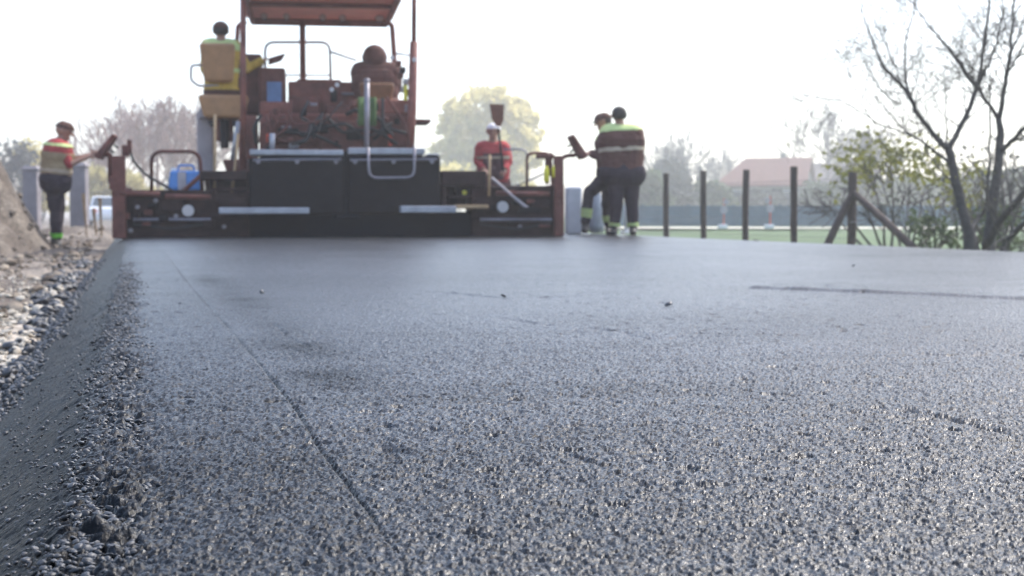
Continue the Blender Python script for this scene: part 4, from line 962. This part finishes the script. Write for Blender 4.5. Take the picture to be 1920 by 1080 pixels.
def bush(name, label, px, py_base, d, wpx, hpx, m, nl, lsz, group=None, stems=7, zb=-.27, mt=m_twig, cat='shrub', clumps=9, twiggy=1, seed=0, zlo=.18):
    if d > 40: d *= 1.9; lsz *= 1.9
    rs = random.Random(seed+int(px)); g = A(px, py_base, d); g.z = zb; W_ = wpx*d/F; H_ = A(px, py_base-hpx, d).z-zb
    e0 = empty(name, g, label, cat, group); b = MB(); tips = []
    for s in range(stems):
        a_ = rs.uniform(0, 6.28); q = Vector((math.cos(a_), math.sin(a_), 0))*rs.uniform(0, W_*.14)
        di = (q.normalized()*rs.uniform(.1, .75)*min(1.4, W_/H_)+Vector((0, 0, 1))).normalized()
        grow(b, q, di, H_*rs.uniform(.5, .72), .010*H_+.006, twiggy, rs, tips, .3, .7, 5, 4, .12, .55, .0016*d**.5)
    b.build('stems', mt, e0)
    if nl:
        cs = []
        for k in range(clumps):
            a_ = rs.uniform(0, 6.28); rr = math.sqrt(rs.random())*.42*W_; zz = H_*(zlo+(.88-zlo)*rs.random()); sc = 1-.55*(zz/H_)**2
            cs.append((rr*math.cos(a_)*sc*1.1, rr*math.sin(a_)*sc, zz, rs.uniform(.12, .26)*min(W_, H_)))
        cs = np.array(cs); idx = RNG.integers(0, len(cs), nl); o = RNG.normal(size=(nl, 3)); o /= np.linalg.norm(o, axis=1)[:, None]
        P = cs[idx, :3]+o*(RNG.random(nl)**.45*cs[idx, 3])[:, None]*np.array([1.15, 1.15, 1]); P = P[(P[:, 2] > .02) & (P[:, 2] < H_*1.03)]
        leaves('foliage', P, lsz*(.6+.8*RNG.random(len(P))), m, e0)
    return e0
# leafy sapling by the corner post, undergrowth at the tree foot
bush('leafy_sapling', 'slim sapling with sparse yellow green leaves behind the corner post', 1660, 462, 22.0, 290, 215, m_leafy, 700, .065, stems=5, clumps=20, twiggy=2, seed=3, zlo=.6)
bush('leafy_sapling', 'young shrub with yellow green leaves against the base of the bare tree', 1800, 470, 20.5, 210, 190, m_leafy, 260, .055, stems=5, clumps=16, twiggy=1, seed=4, zlo=.4)
bush('undergrowth_shrub', 'low dark green shrub between the slanting strut and tree stems', 1745, 474, 19.5, 150, 80, m_leafd, 350, .05, stems=9, clumps=18, seed=6)
bush('undergrowth_shrub', 'dense green shrub right behind the bare tree foot', 1895, 476, 19.2, 170, 100, m_leafd, 450, .05, stems=9, clumps=20, seed=7)
bush('bare_shrub', 'grey leafless shrub with fine twigs behind the tree stems', 1870, 470, 21, 240, 260, m_leafg, 250, .05, stems=8, clumps=14, twiggy=1, seed=8)
bush('bare_shrub', 'leafless twiggy shrub left of the bare tree, above the struts', 1700, 460, 24, 220, 190, m_leafg, 200, .05, stems=6, clumps=14, twiggy=1, seed=9)

# round spring tree behind the screed
def round_tree(label, px, py_c, rpx, d, m, nl, lsz, zb=-.3, flat=1.0, group=None, seed=0, clumps=70):
    d *= 1.9; lsz *= 1.9
    rs = random.Random(seed); g = A(px, 430, d); g.z = zb; c0 = A(px, py_c, d)-g; Rr = rpx*d/F
    e0 = empty('round_tree', g, label, 'tree', group)
    b = MB(); tips = []
    b.tube([(0, 0, -.1), (.05, 0, c0.z*.25), (0, .05, c0.z*.6), c0], [.05*Rr+.12, .05*Rr+.08, .04*Rr+.03, .03], 9)
    for k in range(16):
        q = Vector((0, 0, c0.z*rs.uniform(.25, .9))); dd = Vector((rs.gauss(0, 1), rs.gauss(0, 1), rs.uniform(.1, 1.2))).normalized()
        grow(b, q, dd, Rr*rs.uniform(.6, .95), .022*Rr, 2, rs, tips, .25, .65, 4, 4, .14, .5, .012)
    b.build('trunk', m_twig, e0)
    cs = []
    while len(cs) < clumps:
        v_ = np.array([rs.gauss(0, 1) for _ in range(3)]); v_ /= np.linalg.norm(v_); r_ = Rr*(.25+.68*rs.random()**.55)
        p = np.array(c0)+v_*r_*np.array([1, 1, flat])
        if p[2] > c0.z*.22: cs.append((*p, rs.uniform(.09, .21)*Rr))
    cs = np.array(cs); idx = RNG.integers(0, len(cs), nl); o = RNG.normal(size=(nl, 3)); o /= np.linalg.norm(o, axis=1)[:, None]
    P = cs[idx, :3]+o*(RNG.random(nl)**.5*cs[idx, 3])[:, None]; leaves('crown', P, lsz*(.6+.8*RNG.random(nl)), m, e0)
round_tree('big round crowned spring tree behind the man in white cap', 922, 272, 118, 95, m_leafr, 15000, .24, flat=1.02, seed=2, clumps=190)
bush('hazy_bush', 'pale green bush under the round tree, right of the paver covers', 850, 425, 70, 120, 120, m_leafr, 1600, .16, stems=8, clumps=18, seed=11)
bush('hazy_bush', 'small pale bush between the round tree and the right control rack', 1000, 425, 70, 90, 90, m_leafr, 1200, .16, stems=8, clumps=16, seed=12)
# bare pinkish trees behind the left of the paver
def bare_tree(label, px, y_top, d, seed, m=m_pinkb, group='hazy bare trees', nk=16, wid=.5):
    d *= 1.8
    rs = random.Random(seed); g = A(px, 425, d); g.z = -.3; H_ = A(px, y_top, d).z+.3
    e0 = empty('bare_tree', g, label, 'tree', group); b = MB(); tips = []; t2 = MB()
    b.tube([(0, 0, -.1), (.04*H_*rs.uniform(-1, 1), 0, H_*.4), (.05*H_*rs.uniform(-1, 1), 0, H_*.95)], [.022*H_, .016*H_, .004*H_], 7); b.build('trunk', m, e0)
    for k in range(nk):
        z_ = H_*rs.uniform(.1, .85); a_ = rs.uniform(0, 6.28)
        grow(t2, Vector((0, 0, z_)), Vector((math.cos(a_)*.8, math.sin(a_)*.8, .75)), (H_-z_)*.55+H_*.12, .007*H_, 2, rs, tips, .45, .55, 5, 4, .12, .55, .0011*d**.75)
    t2.build('crown', m, e0)
for k, (px, yt, d) in enumerate(((228, 235, 62), (262, 205, 68), (300, 212, 60), (338, 206, 66), (372, 222, 64))):
    bare_tree(['hazy leafless tree just right of the left worker\'s console', 'tallest hazy leafless tree left of the hoop rail', 'hazy leafless tree above the left hoop rail', 'hazy leafless tree behind the blue canister', 'hazy leafless tree beside the pale side shield'][k], px, yt, d, k+1)
for k, (px, yt, d, m) in enumerate(((1248, 285, 95, m_twig), (1290, 262, 105, m_twig), (1352, 292, 110, m_twig), (1545, 215, 90, m_twig), (1590, 240, 95, m_twig), (1640, 255, 80, m_twig))):
    bare_tree(['thin pale leafless tree just right of the broad man', 'tall pale leafless tree over the pointed fir', 'faint leafless tree left of the red roof', 'tall faint leafless tree right of the red roof', 'faint leafless tree over the corner post', 'faint leafless tree above the leafy sapling'][k], px, yt, d, 20+k, m, 'far pale bare trees', 12)
bush('hazy_bush', 'grey hazy bush at the far left edge above the spoil', 18, 425, 48, 120, 175, m_leafg, 900, .14, stems=12, clumps=16, twiggy=2, seed=13)
bush('hazy_bush', 'yellow green bush behind the back of the man in red', 72, 425, 52, 100, 172, m_leafr, 1700, .13, stems=8, clumps=20, seed=14)
bush('hazy_bush', 'yellow green bush between the left worker and his console', 172, 425, 55, 80, 128, m_leafr, 1300, .13, stems=8, clumps=16, seed=15)
bush('hazy_bush', 'tan bush behind the left hoop rail and canister', 262, 425, 55, 150, 105, m_leafr, 1500, .13, stems=8, clumps=16, seed=16)
bush('hazy_bush', 'grey bush behind the canister, left of the ladder', 350, 425, 57, 110, 110, m_leafg, 1200, .13, stems=8, clumps=16, seed=17)
# hedge and shrubs over the field on the right
sh = [(1215, 105, 80, 66), (1258, 128, 84, 70), (1335, 82, 80, 72), (1378, 62, 92, 76), (1432, 66, 110, 74), (1490, 84, 110, 78), (1545, 80, 95, 74), (1600, 100, 110, 78), (1660, 92, 110, 76), (1720, 100, 120, 72), (1790, 96, 130, 76), (1860, 104, 130, 72), (1930, 110, 130, 70)]
SL_ = ['hazy shrub beside the broad man, left end of the hedge line', 'tall hazy shrub behind the furthest post', 'dark blue hazy shrub right of the pointed fir', 'low hazy shrub left of the red roofed house', 'greenish hazy shrub below the roof eave', 'round yellowish shrub in front of the gable', 'hazy shrub right of the gable', 'hazy shrub behind the corner post', 'hazy shrub under the leafy sapling', 'hazy shrub behind the right strut', 'hazy shrub left of the bare tree stems', 'hazy shrub between the bare tree stems', 'hazy shrub at the right picture edge']
for k, (px, h, w_, d) in enumerate(sh):
    bush('hedge_shrub', SL_[k], px, 422, d, w_, h, m_leafr if k in (5,) else m_leafg if k % 3 == 1 else m_leafd, 3200, .20, group='shrubs along the far hedge line', stems=6, clumps=34, seed=30+k, zlo=.08)
def fir(px, ytop, d, label):
    d *= 1.8; g = A(px, 424, d); g.z = -.3; H_ = A(px, ytop, d).z+.3; e0 = empty('fir_tree', g, label, 'tree')
    b = MB(); b.tube([(0, 0, 0), (0, 0, H_)], [.1, .01], 7); b.build('trunk', m_bark, e0)
    n_ = 2600; z_ = H_*(.08+.92*RNG.random(n_)**1.0); r_ = (1-z_/H_)**.8*H_*.22*RNG.random(n_)**.5*(.75+.35*np.sin(z_*9)); a_ = RNG.random(n_)*6.28
    leaves('crown', np.stack([r_*np.cos(a_), r_*np.sin(a_), z_-.25*r_], 1), .30, m_fir, e0)
fir(1312, 314, 84, 'pointed dark fir between the furthest two posts')
# low blue-grey wall closing the field
m_wall = mat('blue_grey_boards', (.09, .14, .18), .7, var=.25, scale=1.5)
p0, p1 = A(1120, 424, 62), A(2080, 424, 60); 
e0 = empty('garden_fence', Vector((p0.x, p0.y, -.3)), 'low blue grey board fence closing the far side of the field', 'fence')
dirv = Vector((p1.x-p0.x, p1.y-p0.y, 0)); Lw = dirv.length; e0.rotation_euler = (0, 0, math.atan2(dirv.y, dirv.x)); nb = 11
for k in range(nb):
    b = MB(); s0 = Lw*k/nb+.05; s1 = Lw*(k+1)/nb-.05
    for r_ in range(6): b.box((s0, -.02, .06+r_*.145), (s1, .02, .06+r_*.145+.14))
    b.build('board_panel', m_wall, e0)
    b = MB(); b.box((s1+.005, -.05, 0), (s1+.095, .05, 1.0)); b.build('post', m_wall, e0)

# ------------------------------------------------------------------ houses
m_roof = mat('red_roof_tiles', (.14, .05, .038), .8, var=.25, scale=3); m_roof2 = mat('dark_roof_tiles', (.10, .08, .085), .8, var=.25, scale=3)
m_rend = mat('cream_render', (.26, .26, .22), .9, var=.12, scale=1); m_rend2 = mat('grey_render', (.36, .35, .35), .9, var=.12, scale=1)
m_glass = mat('window_glass', (.05, .07, .09), .1, var=.1); m_frame = mat('white_frame', (.7, .7, .7), .5, var=.05)
def house(label, px_l, px_r, y_ridge, y_eave, d, yaw, mr, mw, depth=8., gable_frac=.30, chim=True):
    c = A((px_l+px_r)/2, 424, d); c.z = -.3; e0 = empty('house', c, label, 'house', rz=yaw)
    Wd = (px_r-px_l)*d/F; zr = A(960, y_ridge, d).z+.3; ze = A(960, y_eave, d).z+.3; x0, x1 = -Wd/2, Wd/2; hd = depth/2
    b = MB(); b.box((x0+.4, -hd+.4, 0), (x1-.4, hd-.4, ze)); b.add([(x1-.4, -hd+.4, ze), (x1-.4, hd-.4, ze), (x1-.4, 0, zr-.3), (x0+.4, -hd+.4, ze), (x0+.4, hd-.4, ze), (x0+.4, 0, zr-.3)], [(0, 1, 2), (5, 4, 3)]); b.build('wall', mw, e0)
    b = MB(); hip = Wd*gable_frac; zs = ze-.18; t = .16
    top = [(x0+hip, 0, zr), (x1, 0, zr)]
    vs = [(x0, -hd, zs), (x1, -hd, zs), (x1, hd, zs), (x0, hd, zs), (x0+hip, 0, zr), (x1, 0, zr)]
    vs2 = [(v[0], v[1], v[2]-t) for v in vs]
    b.add(vs, [(0, 1, 5, 4), (2, 3, 4, 5), (3, 0, 4)]); b.add(vs2, [(4, 5, 1, 0), (5, 4, 3, 2), (4, 0, 3)])
    b.add([vs[0], vs[1], vs2[1], vs2[0]], [(3, 2, 1, 0)]); b.add([vs[1], vs[5], vs[2], vs2[2], vs2[5], vs2[1]], [(5, 4, 1, 0), (4, 3, 2, 1)]); b.add([vs[3], vs[0], vs2[0], vs2[3]], [(3, 2, 1, 0)])
    rf = b.build('roof', mr, e0)
    if chim: b = MB(); b.box((x1-.35*Wd, .3, zr-.6), (x1-.35*Wd+.6, .9, zr+.5)); b.build('chimney', mw, rf)
    for k in range(3):
        xa = x0+Wd*(.2+.26*k); b = MB(); b.box((xa, -hd+.36, ze*.35), (xa+1.1, -hd+.42, ze*.8)); f = b.build('window', m_frame, e0)
        b = MB(); b.box((xa+.1, -hd+.33, ze*.38), (xa+1.0, -hd+.355, ze*.77)); b.build('pane', m_glass, f)
house('house with a red hipped tile roof behind the hedge', 1350, 1520, 296, 345, 145, R(-34), m_roof, m_rend, 8, .28)
house('house with a dark roof and chimney right of the red roofed house', 1505, 1640, 306, 340, 165, R(-16), m_roof2, m_rend2, 8, .15)

# ------------------------------------------------------------------ things on the sides
m_conc = mat('grey_concrete', (.22, .20, .21), .9, var=.2, scale=6, bump=.4, bscale=40)
def slab(name, label, cat, x0, x1, y0, y1, d, m, th=.25, bev=.02, cap=True, rz=None):
    a = A(x0, y1, d); c = A(x1, y0, d); o = (a+Vector((c.x, c.y, a.z)))/2; o.z = a.z; wd = (x1-x0)*d/F; h = c.z-a.z
    e0 = empty(name, o, label, cat, rz=-PSI if rz is None else rz)
    b = MB(); b.box((-wd/2, -th/2, 0), (wd/2, th/2, h)); b.build('shaft', m, e0, bev)
    if cap:
        b = MB(); b.hexa([(-wd/2-.03, -th/2-.03, h+.002), (wd/2+.03, -th/2-.03, h+.002), (wd/2+.03, th/2+.03, h+.002), (-wd/2-.03, th/2+.03, h+.002), (-wd/2+.03, -th/2+.03, h+.07), (wd/2-.03, -th/2+.03, h+.07), (wd/2-.03, th/2-.03, h+.07), (-wd/2+.03, th/2-.03, h+.07)]); b.build('coping', m, e0)
    return e0
slab('concrete_pillar', 'grey concrete pillar behind the back of the man in red', 'pillar', 47, 74, 318, 440, 26, m_conc)
slab('concrete_pillar', 'grey concrete pillar right of the man in red', 'pillar', 134, 164, 312, 425, 27, m_conc)
slab('concrete_barrier', 'pale concrete barrier slab standing between the screed and the two men', 'barrier', 1060, 1090, 350, 440, 21.5, mat('pale_concrete', (.62, .6, .62), .85, var=.12, scale=4), .5, .04, False)
for px, x1_, y0, y1, d, lb in ((157, 168, 364, 432, 22, 'leaning wooden stake by the concrete pillar'), (188, 193, 372, 432, 21, 'short wooden stake before the white car'), (176, 184, 392, 430, 21.4, 'stubby dark wooden stake left of the white car')):
    g = A((px+x1_)/2, y1, d); h = A(px, y0, d).z-g.z; e0 = empty('stake', g, lb, 'stake')
    b = MB(); wd = .026; b.hexa([(-wd*.3, -wd*.3, -.1), (wd*.3, -wd*.3, -.1), (wd*.3, wd*.3, -.1), (-wd*.3, wd*.3, -.1), (-wd-(x1_-px)*.004, -wd, h), (wd-(x1_-px)*.004, -wd, h), (wd-(x1_-px)*.004, wd, h), (-wd-(x1_-px)*.004, wd, h)]); b.build('shaft', m_wood, e0, .004)
    b = MB(); b.box((-wd*.9-(x1_-px)*.004, -wd*.9, h+.001), (wd*.9-(x1_-px)*.004, wd*.9, h+.012)); b.build('head', m_wood, e0)
# grey sack between the legs of the two men, white pole
g = A(1119, 434, 21.2); e0 = empty('sack', g, 'pale grey sack standing behind the legs of the two men', 'sack')
b = MB(); rs = random.Random(3); hh = 78*21.2/F
pts = [(0, 0, -.02), (0, 0, .1), (.01, 0, hh*.5), (0, 0, hh*.8), (.01, 0, hh*.95), (.02, 0, hh)]; b.tube(pts, [.10, .125, .115, .085, .04, .055], 14); b.build('bag', mat('grey_sacking', (.42, .44, .48), .8, var=.2, scale=8, bump=.6, bscale=20), e0, smooth=True)
b = MB(); b.tube([(.02-.05, 0, hh*.95), (.07, 0, hh*.95)], .012, 6); b.build('tie', m_wood, e0)
g = A(1177, 437, 21.0); e0 = empty('marker_pole', g, 'short white pole standing between the legs of the broad man', 'pole')
b = MB(); b.tube([(0, 0, 0), (-.02, 0, 72*21/F)], [.05, .03], 10); b.build('pole', m_white, e0, smooth=True)
b = MB(); b.box((-.09, -.09, -.01), (.09, .09, .03)); b.build('foot', m_white, e0, .01)
# red and white marker boards far out on the field
for px, y0, lb in ((1357, 372, 'pale pink and white marker board before the low blue fence, left one'), (1444, 368, 'orange and white marker board before the low blue fence, right one')):
    d = 47; g = A(px, 430, d); g.z = -.2; h = A(px, y0, d).z+.2; e0 = empty('marker_board', g, lb, 'marker', 'red and white markers on the field')
    m_pink = mat('faded_pink', (.36, .34, .37), .6, var=.1)
    mr_ = mat('faded_red', (.5, .10, .07), .5, var=.1)
    b = MB(); b.tube([(0, 0, 0), (0, 0, h)], .03, 8); b.build('pole', mr_, e0)
    b = MB(); b.disc((-.02, -.05, h*.62), (0, 1, 0), .13, .03); b.build('disc', m_pink, e0)
    b = MB(); b.disc((.06 if px < 1400 else -.12, -.05, h*.88), (0, 1, 0), .09, .03); b.build('disc', m_pink, e0)
    b = MB(); b.box((-.18, -.1, 0), (.10, .1, .14)); b.build('foot', m_white, e0, .02)
# white car beyond the left end of the screed
d = 70; g = A(196, 420, d); g.z = -.32; car = empty('parked_car', g, 'small white car parked far beyond the left end of the screed', 'car', rz=-PSI+R(20))
m_car = mat('white_car_paint', (.7, .71, .73), .25, var=.03); m_tyre = m_rub
def prism(b, prof, hw): 
    n_ = len(prof); b.add([(-hw, p[0], p[1]) for p in prof]+[(hw, p[0], p[1]) for p in prof], [tuple(range(n_)), tuple(range(2*n_-1, n_-1, -1))]+[(k, n_+k, n_+(k+1) % n_, (k+1) % n_) for k in range(n_)])
b = MB(); prism(b, [(-1.95, .28), (-1.98, .6), (-1.9, .88), (-1.55, .95), (1.0, .98), (1.75, .85), (1.95, .62), (1.95, .28)], .82); b.build('body', m_car, car, .07, segs=3)
b = MB(); b.hexa([(-.76, -1.6, .95), (.76, -1.6, .95), (.76, .95, .97), (-.76, .95, .97), (-.6, -1.15, 1.45), (.6, -1.15, 1.45), (.6, .25, 1.45), (-.6, .25, 1.45)]); b.build('roof', m_car, car, .08, segs=3)
b = MB(); b.add([(-.66, -1.585, 1.0), (.66, -1.585, 1.0), (.54, -1.24, 1.40), (-.54, -1.24, 1.40)], [(0, 1, 2, 3)]); b.build('rear_window', m_glass, car)
for s in (-1, 1):
    b = MB(); b.box((s*.6-.09, -2.0, .64), (s*.6+.09, -1.93, .84)); b.build('tail_light', m_orange, car)
    b = MB(); b.add([(s*.755, -1.3, 1.0), (s*.755, .75, 1.0), (s*.63, .2, 1.40), (s*.63, -1.0, 1.40)], [(0, 1, 2, 3) if s > 0 else (3, 2, 1, 0)]); b.build('side_window', m_glass, car)
    for yy in (-1.2, 1.2):
        b = MB(); b.tube([(s*.66, yy, .31), (s*.84, yy, .31)], .31, 18); wh = b.build('wheel', m_tyre, car)
        b = MB(); b.tube([(s*.835, yy, .31), (s*.85, yy, .31)], .19, 14); b.build('rim', m_alu, wh)
b = MB(); b.box((-.25, -2.0, .45), (.25, -1.985, .56)); b.build('number_plate', m_white, car)

# ------------------------------------------------------------------ dusty spring air
hz = MB(); hz.box((-420, -30, -1.6), (420, 430, 45))
hm = bpy.data.materials.new('air'); hm.use_nodes = True; nn = hm.node_tree.nodes; nn.remove(nn['Principled BSDF'])
vp = nn.new('ShaderNodeVolumePrincipled'); vp.inputs['Color'].default_value = (.97, .955, .94, 1); vp.inputs['Density'].default_value = .0022; vp.inputs['Anisotropy'].default_value = .55
hm.node_tree.links.new(vp.outputs[0], nn['Material Output'].inputs['Volume'])
hm.volume_intersection_method = 'FAST' if hasattr(hm, 'volume_intersection_method') else None
o = hz.build('haze', hm); tag(o, 'thin pale haze hanging over the whole site', 'haze', kind='stuff'); o.display_type = 'WIRE'
